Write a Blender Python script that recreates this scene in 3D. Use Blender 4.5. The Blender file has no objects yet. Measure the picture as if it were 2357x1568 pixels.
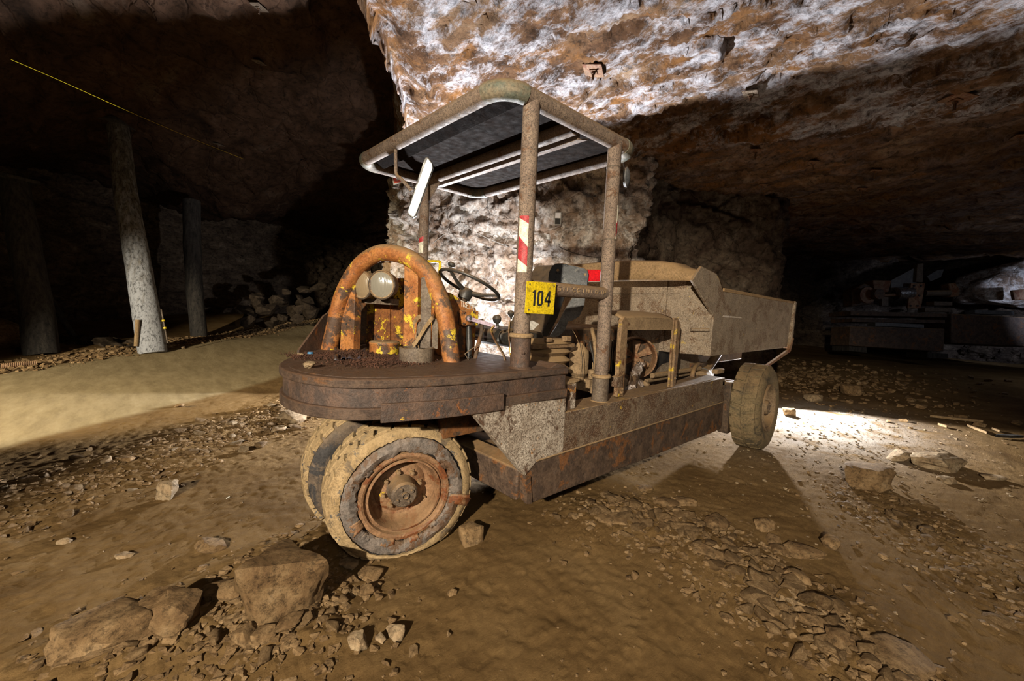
import bpy, math, random
import numpy as np
from mathutils import Vector, Matrix
rnd = random.Random(7)
col = bpy.context.scene.collection
sc = bpy.context.scene
# ------------------------------------------------------------------ camera
Rm = np.array([[0.73548409, -0.67615391, 0.04334795],
               [-0.02184603, -0.08761065, -0.99591522],
               [0.67718971, 0.73153282, -0.07920752]])      # rows: right, down, forward
CAM = np.array([-1.72707869, -1.78715267, 1.45204606])
FPX = 964.66
cd = bpy.data.cameras.new('camera'); cam = bpy.data.objects.new('camera', cd); col.objects.link(cam)
cd.sensor_width = 36; cd.lens = FPX * 36 / 2357; cd.clip_start = 0.05; cd.clip_end = 200
M3 = Matrix([[Rm[0][i], -Rm[1][i], -Rm[2][i]] for i in range(3)])
cam.matrix_world = Matrix.Translation(Vector(CAM)) @ M3.to_4x4()
sc.camera = cam
# ------------------------------------------------------------------ world, lamps, exposure
w = bpy.data.worlds.new('world'); sc.world = w; w.use_nodes = True
w.node_tree.nodes['Background'].inputs[0].default_value = (0.55, 0.6, 0.7, 1)
w.node_tree.nodes['Background'].inputs[1].default_value = 0.004
sc.view_settings.view_transform = 'Standard'; sc.view_settings.look = 'None'
sc.view_settings.gamma = 1; sc.view_settings.exposure = 0.0; sc.view_settings.use_curve_mapping = False
sc.cycles.use_adaptive_sampling = True; sc.cycles.adaptive_threshold = 0.03; sc.cycles.max_bounces = 5; sc.cycles.diffuse_bounces = 3; sc.cycles.glossy_bounces = 2
def lamp(name, kind, loc, power, color, size=0.2, target=None, angle=120, blend=0.3):
    d = bpy.data.lights.new(name, kind); d.energy = power; d.color = color
    o = bpy.data.objects.new(name, d); col.objects.link(o); o.location = loc
    if kind == 'AREA': d.size = size
    else: d.shadow_soft_size = size
    if kind == 'SPOT': d.spot_size = math.radians(angle); d.spot_blend = blend
    if target is not None:
        o.rotation_euler = (Vector(target) - Vector(loc)).to_track_quat('-Z', 'Y').to_euler()
    return o
# hand lamp held high, well back to the left of the camera: lights the machine and the near ground
lamp('key_lamp', 'SPOT', (-4.9, -3.0, 2.7), 3300, (1.0, 0.87, 0.68), 0.06, (0.9, 0.45, -0.8), 66, 0.35)
# soft fill light added close to the camera to lift the foreground
lamp('camera_fill', 'SPOT', (-1.75, -2.3, 2.0), 62, (1.0, 0.88, 0.72), 0.25, (0.6, 0.2, -0.3), 92, 0.9)
# work lamp standing on the floor behind the machine, thrown on the rock pillar
lamp('wall_work_lamp', 'SPOT', (2.35, 3.0, 0.6), 850, (0.95, 0.96, 1.0), 0.06, (3.3, 5.2, 1.7), 92, 0.5)
# work lamp behind the machine, thrown up and forward on the roof
lamp('roof_work_lamp', 'SPOT', (2.6, 3.9, 0.7), 3000, (0.95, 0.96, 1.0), 0.05, (1.75, 3.37, 1.06), 132, 0.08)
# work lamp behind the tail of the machine, over the floor to the right
lamp('floor_work_lamp', 'SPOT', (5.9, 0.5, 0.85), 1400, (1.0, 0.97, 0.94), 0.05, (4.4, -1.9, 0.0), 125, 0.3)
# lamp far left of the frame, thrown along the haul road and the props
lamp('road_lamp', 'SPOT', (-7.0, 3.3, 2.3), 5200, (1.0, 0.88, 0.66), 0.12, (0.4, 8.4, -0.6), 58, 0.4)
# lamp far right, beyond the frame, on the store of old machinery
lamp('store_lamp', 'SPOT', (17.5, -5.6, 2.4), 420, (0.62, 0.72, 1.0), 0.10, (20.8, -2.9, 2.1), 60, 0.7)
lamp('store_lamp', 'POINT', (14.0, -4.4, 2.6), 45, (0.75, 0.82, 1.0), 0.10)

# ------------------------------------------------------------------ numpy noise
def _h(ix, iy, iz, s):
    n = (ix.astype(np.int64) * 374761393 + iy.astype(np.int64) * 668265263 + iz.astype(np.int64) * 2147483647 + s * 1274126177) & 0xffffffff
    n = ((n ^ (n >> 13)) * 1274126177) & 0xffffffff
    n = (n ^ (n >> 16)) & 0xffffffff
    return n
def _hf(ix, iy, iz, s): return _h(ix, iy, iz, s) / 4294967295.0
def vn(P, s=0):
    """value noise, about -1..1"""
    i = np.floor(P).astype(np.int64); f = P - i; u = f * f * (3 - 2 * f)
    r = 0
    for dx in (0, 1):
        for dy in (0, 1):
            for dz in (0, 1):
                wt = (u[..., 0] if dx else 1 - u[..., 0]) * (u[..., 1] if dy else 1 - u[..., 1]) * (u[..., 2] if dz else 1 - u[..., 2])
                r = r + wt * _hf(i[..., 0] + dx, i[..., 1] + dy, i[..., 2] + dz, s)
    return r * 2 - 1
def fbm(P, o=4, s=0, g=0.5):
    a = 1; r = 0; t = 0
    for k in range(o):
        r = r + a * vn(P * 2.0 ** k + 17.3 * k, s + k); t += a; a *= g
    return r / t
def facet(P, s=0, tilt=0.6):
    """blocky broken-rock relief: each cell is its own tilted plane"""
    i = np.floor(P).astype(np.int64); best = np.full(P.shape[:-1], 9.0); val = np.zeros(P.shape[:-1])
    for dx in (-1, 0, 1):
        for dy in (-1, 0, 1):
            for dz in (-1, 0, 1):
                c = [i[..., 0] + dx, i[..., 1] + dy, i[..., 2] + dz]
                q = [c[k] + _hf(c[0], c[1], c[2], s + k) for k in range(3)]
                d = [P[..., k] - q[k] for k in range(3)]
                dd = d[0] ** 2 + d[1] ** 2 + d[2] ** 2
                m = dd < best
                t = [(_hf(c[0], c[1], c[2], s + 11 + k) - .5) * 2 * tilt for k in range(3)]
                v = (_hf(c[0], c[1], c[2], s + 7) * 2 - 1) * .6 + d[0] * t[0] + d[1] * t[1] + d[2] * t[2]
                val = np.where(m, v, val); best = np.where(m, dd, best)
    return val
def sstep(a, b, x):
    t = np.clip((x - a) / (b - a), 0, 1); return t * t * (3 - 2 * t)

# ------------------------------------------------------------------ mesh collector
class MB:
    def __init__(s): s.v = []; s.f = []
    def add(s, V, F):
        n = len(s.v); s.v += [tuple(map(float, p)) for p in V]; s.f += [tuple(i + n for i in f) for f in F]; return s
    def box(s, c, d, rot=None):
        V = [Vector((x * d[0] / 2, y * d[1] / 2, z * d[2] / 2)) for x in (-1, 1) for y in (-1, 1) for z in (-1, 1)]
        if rot is not None: V = [rot @ p for p in V]
        V = [p + Vector(c) for p in V]
        return s.add(V, [(0, 1, 3, 2), (4, 6, 7, 5), (0, 4, 5, 1), (2, 3, 7, 6), (0, 2, 6, 4), (1, 5, 7, 3)])
    def prism(s, pts, off):
        """polygon of 3D points swept by the vector off"""
        n = len(pts); P = [Vector(p) for p in pts]; Q = [p + Vector(off) for p in P]
        return s.add(P + Q, [tuple(range(n))[::-1], tuple(range(n, 2 * n))] + [(i, (i + 1) % n, n + (i + 1) % n, n + i) for i in range(n)])
    def plate(s, pts, th):
        """planar polygon given a thickness about its plane"""
        P = [Vector(p) for p in pts]; n = Vector((0, 0, 0))
        for i in range(len(P)): n += P[i].cross(P[(i + 1) % len(P)])
        n.normalize(); return s.prism([p - n * th / 2 for p in P], n * th)
    def tube(s, path, r, seg=14, cap=True, closed=False):
        P = [Vector(p) for p in path]; n = len(P); rs = r if hasattr(r, '__len__') else [r] * n
        ref = None; V = []
        for i in range(n):
            t = (P[(i + 1) % n] - P[i - 1]) if closed else (P[min(i + 1, n - 1)] - P[max(i - 1, 0)])
            t.normalize()
            if ref is None:
                ref = t.orthogonal().normalized()
            else:
                ref = (ref - t * ref.dot(t)).normalized()
            b = t.cross(ref)
            for k in range(seg):
                a = 2 * math.pi * k / seg
                V.append(P[i] + (ref * math.cos(a) + b * math.sin(a)) * rs[i])
        F = []
        for i in range(n if closed else n - 1):
            for k in range(seg):
                j = (i + 1) % n
                F.append((i * seg + k, i * seg + (k + 1) % seg, j * seg + (k + 1) % seg, j * seg + k))
        if cap and not closed:
            F.append(tuple(range(seg))[::-1]); F.append(tuple((n - 1) * seg + k for k in range(seg)))
        return s.add(V, F)
    def lathe(s, prof, c, ax, seg=48, closed=False, cap0=True):
        """prof: (radius, distance along the axis)"""
        ax = Vector(ax).normalized(); a = ax.orthogonal().normalized(); b = ax.cross(a); c = Vector(c); n = len(prof); V = []
        for r, h in prof:
            for k in range(seg):
                t = 2 * math.pi * k / seg; V.append(c + ax * h + (a * math.cos(t) + b * math.sin(t)) * r)
        F = []
        for i in range(n if closed else n - 1):
            j = (i + 1) % n
            for k in range(seg): F.append((i * seg + k, i * seg + (k + 1) % seg, j * seg + (k + 1) % seg, j * seg + k))
        if not closed:
            if prof[0][0] > 1e-4 and cap0: F.append(tuple(range(seg))[::-1])
            if prof[-1][0] > 1e-4: F.append(tuple((n - 1) * seg + k for k in range(seg)))
        return s.add(V, F)
    def bolt(s, c, ax, r, h):
        return s.lathe([(r * 1.5, 0), (r * 1.5, h * .25), (r, h * .25), (r, h), (r * .4, h * 1.1)], c, ax, 6)

def smoothpath(pts, n=8, closed=False):
    P = [Vector(p) for p in pts]; out = []; m = len(P)
    for i in range(m if closed else m - 1):
        a, b, c, d = (P[(i - 1) % m] if (closed or i) else P[0]), P[i], P[(i + 1) % m], (P[(i + 2) % m] if (closed or i + 2 < m) else P[-1])
        for k in range(n):
            t = k / n
            out.append(0.5 * ((2 * b) + (c - a) * t + (2 * a - 5 * b + 4 * c - d) * t * t + (3 * b - a - 3 * c + d) * t ** 3))
    if not closed: out.append(P[-1])
    return out

def obj(name, mb, mat, parent=None, bevel=0, smooth=True, angle=35):
    me = bpy.data.meshes.new(name)
    off = Vector(parent['_o']) if parent is not None and '_o' in parent else Vector((0, 0, 0))
    me.from_pydata([(v[0] - off.x, v[1] - off.y, v[2] - off.z) for v in mb.v], [], mb.f)
    import bmesh
    bm = bmesh.new(); bm.from_mesh(me)
    bmesh.ops.remove_doubles(bm, verts=bm.verts, dist=1e-5)
    bmesh.ops.recalc_face_normals(bm, faces=bm.faces); bm.to_mesh(me); bm.free()
    me.materials.append(mat)
    if smooth:
        me.shade_smooth(); me.set_sharp_from_angle(angle=math.radians(angle))
    o = bpy.data.objects.new(name, me); col.objects.link(o)
    if parent is not None:
        o.parent = parent; o['_o'] = tuple(off)
    if bevel:
        b = o.modifiers.new('bevel', 'BEVEL'); b.width = bevel; b.segments = 2; b.limit_method = 'ANGLE'; b.angle_limit = math.radians(40)
    return o
def thing(name, label, cat, loc, group=None):
    o = bpy.data.objects.new(name, None); col.objects.link(o); o.location = loc; o['_o'] = tuple(loc)
    o.empty_display_size = .1
    return tag(o, label, cat, group)
def tag(o, label=None, cat=None, group=None, kind=None):
    if label: o['label'] = label
    if cat: o['category'] = cat
    if group: o['group'] = group
    if kind: o['kind'] = kind
    return o

# ------------------------------------------------------------------ pixel rays (reference frame 2357 x 1568)
def ray(px, py):
    return Vector(Rm.T @ np.array([(px - 1178.5) / FPX, (py - 784) / FPX, 1.0]))
CV = Vector(CAM)
def on(px, py, ax, val):
    r = ray(px, py); i = 'xyz'.index(ax); return CV + r * ((val - CV[i]) / r[i])
def onp(px, py, p, n):
    r = ray(px, py); n = Vector(n); return CV + r * ((Vector(p) - CV).dot(n) / r.dot(n))
def dep(px, py, d): return CV + ray(px, py) * d

# ------------------------------------------------------------------ materials
def mat_new(name):
    m = bpy.data.materials.new(name); m.use_nodes = True; nt = m.node_tree; b = nt.nodes['Principled BSDF']; return m, nt, b
def N(nt, t, **k):
    n = nt.nodes.new(t)
    for a, v in k.items():
        if a.startswith('i_'): n.inputs[a[2:].replace('_', ' ')].default_value = v
        else: setattr(n, a, v)
    return n
def noise(nt, vec, scale, detail=4, rough=.55, typ='FBM', dist=0.0):
    n = N(nt, 'ShaderNodeTexNoise', noise_type=typ); n.inputs['Scale'].default_value = scale; n.inputs['Detail'].default_value = detail
    n.inputs['Roughness'].default_value = rough; n.inputs['Distortion'].default_value = dist
    nt.links.new(vec, n.inputs['Vector']); return n.outputs['Fac']
def ramp(nt, fac, stops, interp='LINEAR'):
    n = N(nt, 'ShaderNodeValToRGB'); cr = n.color_ramp; cr.interpolation = interp
    while len(cr.elements) < len(stops): cr.elements.new(.5)
    for e, (p, c) in zip(cr.elements, stops):
        e.position = p; e.color = (c, c, c, 1) if not hasattr(c, '__len__') else (*c, 1)
    nt.links.new(fac, n.inputs[0]); return n.outputs[0]
def mix(nt, fac, a, b, mode='MIX'):
    n = N(nt, 'ShaderNodeMix', data_type='RGBA', blend_type=mode)
    for s, v in ((n.inputs[0], fac), (n.inputs[6], a), (n.inputs[7], b)):
        if hasattr(v, 'links') or hasattr(v, 'is_linked'): nt.links.new(v, s)
        elif hasattr(v, '__len__'): s.default_value = (*v, 1)
        else: s.default_value = v
    return n.outputs[2]
def math_(nt, op, a, b=0.0):
    n = N(nt, 'ShaderNodeMath', operation=op)
    for s, v in zip(n.inputs, (a, b)):
        if hasattr(v, 'is_linked'): nt.links.new(v, s)
        else: s.default_value = v
    return n.outputs[0]
def mapping(nt, scale=(1, 1, 1), coord='Object', rot=(0, 0, 0)):
    t = N(nt, 'ShaderNodeTexCoord'); m = N(nt, 'ShaderNodeMapping'); m.inputs['Scale'].default_value = scale; m.inputs['Rotation'].default_value = rot
    nt.links.new(t.outputs[coord], m.inputs['Vector']); return m.outputs[0]
def bump(nt, b, h, dist, strength=1.0, prev=None):
    n = N(nt, 'ShaderNodeBump'); n.inputs['Distance'].default_value = dist; n.inputs['Strength'].default_value = strength
    nt.links.new(h, n.inputs['Height'])
    if prev is not None: nt.links.new(prev, n.inputs['Normal'])
    nt.links.new(n.outputs[0], b.inputs['Normal']); return n.outputs[0]
def upmask(nt, lo=.15, hi=.75):
    g = N(nt, 'ShaderNodeNewGeometry'); s = N(nt, 'ShaderNodeSeparateXYZ'); nt.links.new(g.outputs['Normal'], s.inputs[0])
    m = N(nt, 'ShaderNodeMapRange', interpolation_type='SMOOTHSTEP'); m.inputs[1].default_value = lo; m.inputs[2].default_value = hi
    nt.links.new(s.outputs[2], m.inputs[0]); return m.outputs[0]

def _th(t): return .5 + (t - .5) * .55
def metal(name, a, b2, rust=None, rust_at=.6, paint=None, paint_at=.62, dust=(.23, .145, .07), dust_amt=.8, rough=.75, bmp=.0015, speck=None, speck_at=.62, scale=1.0, streak=False, met=0.0, spec=.3):
    m, nt, b = mat_new(name); v = mapping(nt, (scale,) * 3)
    c = mix(nt, ramp(nt, noise(nt, v, 9, 8, .7), [(.42, 0), (.58, 1)]), a, b2)
    if rust: c = mix(nt, ramp(nt, noise(nt, v, 5.5, 8, .7, dist=.6), [(_th(rust_at) - .02, 0), (_th(rust_at) + .03, 1)]), c, rust)
    if paint: c = mix(nt, ramp(nt, noise(nt, v, 8.3, 9, .72, dist=.3), [(_th(paint_at) - .004, 0), (_th(paint_at) + .008, 1)]), c, paint)
    if speck: c = mix(nt, ramp(nt, noise(nt, v, 140, 4, .7), [(_th(speck_at) - .03, 0), (_th(speck_at) + .04, 1)]), c, speck)
    c = mix(nt, .75, c, ramp(nt, noise(nt, v, 60, 6, .8), [(.38, .45), (.52, 1.0), (.62, 1.25)]), 'MULTIPLY')
    if dust_amt:
        um = upmask(nt); dn = ramp(nt, noise(nt, v, 14, 6, .6), [(.25, .3), (.6, 1)])
        c = mix(nt, math_(nt, 'MULTIPLY', math_(nt, 'MULTIPLY', um, dn), dust_amt), c, dust)
    nt.links.new(c, b.inputs['Base Color'])
    rr = ramp(nt, noise(nt, v, 20, 4), [(.3, max(rough - .2, .1)), (.7, min(rough + .15, 1))]); nt.links.new(rr, b.inputs['Roughness'])
    b.inputs['Metallic'].default_value = met; b.inputs['Specular IOR Level'].default_value = spec
    vs = mapping(nt, (3, 3, 40)) if streak else v
    n1 = bump(nt, b, noise(nt, vs, 30 if not streak else 6, 8, .7), bmp * 3, .8)
    bump(nt, b, noise(nt, v, 170, 3, .7), bmp, .8, n1)
    return m

def rock(name, cols, crust=None, crust_at=.55, stretch=(1, 1, 1), rot=(0, 0, 0), scale=1.0, bmp=.03, rough=.85, fine=.006, crack=True, ocher=None, shade_edge=None):
    m, nt, b = mat_new(name); v = mapping(nt, tuple(scale * s for s in stretch), 'Object', rot)
    c = ramp(nt, noise(nt, v, 1.3, 10, .68, dist=.8), [(.3, cols[0]), (.45, cols[1]), (.58, cols[2]), (.72, cols[3])])
    if ocher: c = mix(nt, ramp(nt, noise(nt, v, .9, 8, .7, dist=1.2), [(.52, 0), (.62, .9)]), c, ocher)
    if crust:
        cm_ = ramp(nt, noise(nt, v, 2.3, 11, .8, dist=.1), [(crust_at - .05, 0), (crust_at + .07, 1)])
        if shade_edge:      # roof's unlit side painted in: bloom thinned past the lamp's edge line
            sp = N(nt, 'ShaderNodeSeparateXYZ'); nt.links.new(mapping(nt), sp.inputs[0]); nx_, ny_, o_, w_ = shade_edge
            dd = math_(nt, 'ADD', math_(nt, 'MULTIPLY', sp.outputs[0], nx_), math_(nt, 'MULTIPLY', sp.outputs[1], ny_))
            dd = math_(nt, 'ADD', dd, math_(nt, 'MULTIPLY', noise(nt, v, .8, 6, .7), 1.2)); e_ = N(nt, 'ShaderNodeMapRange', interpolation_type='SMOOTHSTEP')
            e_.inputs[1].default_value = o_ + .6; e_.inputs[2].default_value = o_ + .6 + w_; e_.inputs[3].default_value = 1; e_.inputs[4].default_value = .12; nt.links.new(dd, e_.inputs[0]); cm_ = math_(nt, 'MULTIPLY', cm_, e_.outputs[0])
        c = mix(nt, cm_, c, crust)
    c = mix(nt, .8, c, ramp(nt, noise(nt, mapping(nt, (scale, scale, scale)), 9, 9, .8, dist=.2), [(.38, .16), (.50, .95), (.6, 1.15)]), 'MULTIPLY')
    nt.links.new(c, b.inputs['Base Color']); b.inputs['Roughness'].default_value = rough; b.inputs['Specular IOR Level'].default_value = .12
    p = bump(nt, b, noise(nt, v, 3.2, 9, .72, 'RIDGED_MULTIFRACTAL' if crack else 'FBM', .1), bmp, 1.0)
    if crack is True:
        vo = N(nt, 'ShaderNodeTexVoronoi', feature='DISTANCE_TO_EDGE'); vo.inputs['Scale'].default_value = 2.3
        mv = N(nt, 'ShaderNodeMix', data_type='VECTOR'); mv.inputs[0].default_value = .18
        nn = N(nt, 'ShaderNodeTexNoise'); nn.inputs['Scale'].default_value = 4; nn.inputs['Detail'].default_value = 5
        nt.links.new(v, nn.inputs['Vector']); nt.links.new(v, mv.inputs[4]); nt.links.new(nn.outputs['Color'], mv.inputs[5]); nt.links.new(mv.outputs[1], vo.inputs['Vector'])
        p = bump(nt, b, ramp(nt, vo.outputs['Distance'], [(0, 0), (.04, 1)]), bmp * .35, .7, p)
    bump(nt, b, noise(nt, mapping(nt, (scale, scale, scale)), 30, 10, .75), fine, 1.0, p)
    return m

TAN = (.30, .19, .088)
MAT = {}
# roof: brown ochre rock under a white-grey mineral bloom drawn out in streaks
MAT['roof'] = rock('roof_rock', [(.03, .017, .010), (.11, .055, .026), (.20, .115, .06), (.33, .24, .16)], crust=(.50, .49, .52), crust_at=.525, stretch=(1.5, .72, 1), rot=(0, 0, .25), bmp=.08, fine=.022, ocher=(.22, .10, .03), crack='ridge', shade_edge=(.93, .37, 4.75, 1.2))
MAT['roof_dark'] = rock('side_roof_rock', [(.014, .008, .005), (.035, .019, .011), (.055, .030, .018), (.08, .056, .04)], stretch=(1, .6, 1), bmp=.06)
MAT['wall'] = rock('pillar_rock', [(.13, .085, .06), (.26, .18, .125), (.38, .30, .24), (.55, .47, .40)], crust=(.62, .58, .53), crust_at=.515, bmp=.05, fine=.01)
MAT['wall_side'] = rock('shaded_side_wall_rock', [(.025, .016, .011), (.06, .039, .026), (.095, .07, .048), (.17, .14, .11)], bmp=.05, fine=.01)  # dim light on the side wall put into a darker copy of the rock
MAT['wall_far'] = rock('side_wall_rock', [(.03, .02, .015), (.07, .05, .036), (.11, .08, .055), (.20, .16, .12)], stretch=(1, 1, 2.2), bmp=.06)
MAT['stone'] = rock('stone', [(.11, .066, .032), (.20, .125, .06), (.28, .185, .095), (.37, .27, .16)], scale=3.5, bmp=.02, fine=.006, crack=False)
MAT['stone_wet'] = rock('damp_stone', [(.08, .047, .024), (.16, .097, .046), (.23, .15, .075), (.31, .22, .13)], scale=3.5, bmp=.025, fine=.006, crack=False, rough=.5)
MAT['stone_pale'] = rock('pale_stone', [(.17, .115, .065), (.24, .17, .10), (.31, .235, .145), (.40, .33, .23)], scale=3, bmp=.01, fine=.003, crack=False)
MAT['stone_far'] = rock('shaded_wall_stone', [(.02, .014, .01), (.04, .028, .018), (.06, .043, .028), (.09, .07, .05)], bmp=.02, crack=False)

def ground_mat():
    m, nt, b = mat_new('dirt_floor'); v = mapping(nt)
    at = N(nt, 'ShaderNodeAttribute', attribute_name='zones'); sp = N(nt, 'ShaderNodeSeparateColor'); nt.links.new(at.outputs['Color'], sp.inputs[0])
    vd = mapping(nt, (.5, 1.6, 1), rot=(0, 0, -.5))
    c = ramp(nt, noise(nt, v, 1.1, 10, .65, dist=.6), [(.3, (.125, .072, .028)), (.5, (.20, .122, .050)), (.7, (.27, .172, .076))])
    c = mix(nt, .5, c, ramp(nt, noise(nt, vd, 16, 8, .75), [(.3, .45), (.62, 1)]), 'MULTIPLY')
    road = ramp(nt, noise(nt, mapping(nt, (2.2, .5, 1), rot=(0, 0, -.35)), 2.5, 10, .7), [(.3, (.24, .18, .095)), (.55, (.36, .275, .15)), (.7, (.42, .33, .19))])
    c = mix(nt, sp.outputs[0], c, road)
    # pale limestone sludge behind the machine
    sl = math_(nt, 'MULTIPLY', sp.outputs[1], ramp(nt, noise(nt, v, 2.2, 10, .7, dist=.7), [(.36, 0), (.52, 1)]))
    c = mix(nt, sl, c, (.44, .41, .37))
    nt.links.new(c, b.inputs['Base Color']); b.inputs['Roughness'].default_value = 1.0; b.inputs['Specular IOR Level'].default_value = .04
    p = bump(nt, b, noise(nt, v, 7, 10, .75), .018, 1.0)
    vo = N(nt, 'ShaderNodeTexVoronoi'); vo.inputs['Scale'].default_value = 26; nt.links.new(v, vo.inputs['Vector'])
    hb = math_(nt, 'MULTIPLY', ramp(nt, vo.outputs['Distance'], [(0, 1), (.5, 0)]), sp.outputs[2])
    p = bump(nt, b, hb, .02, 1.0, p)
    p = bump(nt, b, noise(nt, vd, 24, 8, .8), .016, 1.0, p)
    bump(nt, b, noise(nt, v, 90, 5, .75), .005, 1.0, p)
    return m
MAT['ground'] = ground_mat()
DUST = (.235, .145, .068)
MAT['canopy'] = metal('dusty_canopy_pipe', (.16, .115, .088), (.21, .155, .115), rust=(.12, .06, .03), rust_at=.66, dust=DUST, dust_amt=.9, speck=(.07, .055, .045), speck_at=.6, rough=.8)
MAT['elbow'] = metal('green_grey_elbow', (.10, .11, .085), (.17, .14, .095), dust=DUST, dust_amt=.8, rough=.7)
MAT['canopy_sheet'] = metal('dark_canopy_sheet', (.006, .0035, .0025), (.011, .006, .004), dust_amt=0, speck=(.035, .024, .016), speck_at=.72, rough=.95, spec=.02)
MAT['deck'] = metal('grimy_brown_deck_steel', (.055, .034, .024), (.095, .06, .04), rust=(.12, .055, .022), rust_at=.68, dust=(.085, .045, .024), dust_amt=.9, rough=.6, bmp=.003, streak=True, spec=.45)
MAT['deck_rust'] = metal('grimy_deck_skirt', (.045, .03, .024), (.085, .05, .034), rust=(.20, .07, .018), rust_at=.72, paint=(.40, .25, .03), paint_at=.82, dust=(.10, .055, .03), rough=.6, bmp=.003, spec=.45)
MAT['hull'] = metal('dusty_hull_plate', (.085, .055, .036), (.155, .11, .072), rust=(.075, .038, .02), rust_at=.56, paint=(.42, .27, .03), paint_at=.74, speck=(.24, .19, .14), speck_at=.6, dust=DUST, rough=.7, bmp=.002)
MAT['hull_low'] = metal('dark_rusty_hull_bottom', (.055, .036, .026), (.10, .065, .044), rust=(.15, .065, .025), rust_at=.64, dust=DUST, rough=.65, bmp=.002)
MAT['hull_grey'] = metal('bare_grey_hull_front', (.26, .215, .17), (.42, .37, .31), rust=(.075, .04, .024), rust_at=.60, paint=(.4, .17, .03), paint_at=.73, speck=(.10, .07, .05), speck_at=.57, dust=DUST, rough=.7, bmp=.002)
MAT['orange'] = metal('orange_rust_paint', (.24, .082, .02), (.34, .14, .04), rust=(.075, .042, .026), rust_at=.55, paint=(.56, .40, .03), paint_at=.655, dust=DUST, dust_amt=.95, rough=.6, bmp=.0015, spec=.4)
MAT['panel'] = metal('dark_rust_yellow_panel', (.10, .035, .012), (.20, .075, .018), rust=(.04, .022, .015), rust_at=.6, paint=(.5, .36, .02), paint_at=.6, dust=DUST, rough=.6)
MAT['grey_steel'] = metal('grey_brown_bracket_steel', (.085, .062, .045), (.13, .10, .072), dust=DUST, rough=.6, speck=(.2, .16, .12), speck_at=.7)
MAT['box'] = metal('dusty_grey_skip_plate', (.17, .125, .085), (.25, .19, .13), rust=(.12, .068, .035), rust_at=.58, paint=(.42, .29, .06), paint_at=.77, dust=(.25, .155, .07), dust_amt=1.0, speck=(.33, .28, .22), speck_at=.57, rough=.8, bmp=.002)
MAT['box_top'] = metal('dust_covered_skip_lip', (.24, .155, .075), (.27, .175, .088), dust=(.27, .17, .08), dust_amt=1.0, rough=.9, bmp=.001)
MAT['frame_in'] = metal('oily_dark_engine_iron', (.04, .027, .018), (.085, .055, .034), rust=(.13, .055, .02), rust_at=.62, dust=DUST, dust_amt=.8, rough=.6)
MAT['guard'] = metal('dusty_guard_frame', (.16, .10, .055), (.22, .145, .08), rust=(.10, .045, .02), rust_at=.6, paint=(.5, .34, .03), paint_at=.7, dust=(.25, .155, .07), dust_amt=1.0, rough=.75)
MAT['dusty'] = metal('thick_tan_dust', (.20, .135, .075), (.26, .18, .10), dust=(.27, .175, .085), dust_amt=1.0, rough=.9)
MAT['black'] = metal('black_rubber_dusty', (.018, .018, .018), (.035, .032, .028), dust=DUST, dust_amt=.5, rough=.45, bmp=.0006, spec=.5)
MAT['seat'] = metal('blue_black_seat_shell', (.010, .014, .018), (.022, .028, .034), rust=(.07, .07, .065), rust_at=.68, dust=DUST, dust_amt=.8, rough=.4, bmp=.0006, spec=.5)
MAT['seat_side'] = metal('grey_seat_side_plate', (.10, .105, .11), (.15, .15, .15), dust=DUST, dust_amt=.6, rough=.5)
MAT['tyre'] = metal('muddy_tyre_rubber', (.075, .055, .04), (.13, .095, .065), rust=(.035, .032, .032), rust_at=.58, dust=(.3, .215, .115), dust_amt=.4, rough=.75, bmp=.002)
MAT['tread'] = metal('mud_caked_tread', (.33, .235, .125), (.26, .18, .09), rust=(.12, .09, .06), rust_at=.68, paint=(.09, .085, .08), paint_at=.7, dust=(.32, .23, .12), rough=.85, bmp=.003)
MAT['tyre_torn'] = metal('torn_grey_sidewall', (.10, .085, .075), (.17, .14, .12), rust=(.10, .055, .03), rust_at=.56, dust=(.2, .13, .07), dust_amt=.5, rough=.5, bmp=.003, spec=.5)
MAT['tyre_rear'] = metal('dusty_olive_tyre', (.15, .115, .062), (.20, .145, .078), rust=(.09, .072, .045), rust_at=.58, dust=DUST, dust_amt=.5, rough=.9, bmp=.004)
MAT['crack'] = metal('oily_black_rubber', (.01, .01, .012), (.02, .018, .018), dust_amt=0, rough=.25, spec=.6)
MAT['rim'] = metal('rusty_rim', (.16, .085, .042), (.24, .135, .07), rust=(.14, .045, .014), rust_at=.58, dust=(.26, .165, .085), dust_amt=.6, rough=.65, spec=.4)
MAT['rim_rear'] = metal('dusty_rear_rim', (.15, .10, .06), (.21, .15, .09), dust=DUST, rough=.85)
MAT['yellow'] = metal('yellow_plate', (.68, .50, .012), (.62, .45, .01), speck=(.25, .18, .02), speck_at=.66, rust=(.35, .25, .015), rust_at=.72, dust_amt=.0, rough=.5, bmp=.0004)
MAT['ink'] = metal('black_ink', (.012, .012, .014), (.03, .028, .024), dust_amt=0, rough=.6)
MAT['chalk'] = metal('pale_scratch', (.5, .42, .34), (.55, .5, .45), dust_amt=0, rough=.9)
MAT['white_tape'] = metal('white_reflective_tape', (.56, .54, .44), (.62, .6, .5), dust_amt=0, rough=.4, speck=(.4, .37, .3), speck_at=.65)
MAT['red_tape'] = metal('red_reflective_tape', (.36, .035, .04), (.3, .03, .035), dust_amt=0, rough=.4)
MAT['red_new'] = metal('bright_red_reflector', (.72, .012, .02), (.62, .01, .02), dust_amt=0, rough=.4)
MAT['green_new'] = metal('dark_green_reflector_edge', (.02, .12, .09), (.02, .10, .08), dust_amt=0, rough=.4)
MAT['sign_red'] = metal('faded_red_sign', (.48, .07, .05), (.52, .09, .06), dust_amt=0, rough=.6)
MAT['sign_white'] = metal('dusty_white_sign', (.5, .47, .42), (.45, .42, .36), dust_amt=0, rough=.6)
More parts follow.
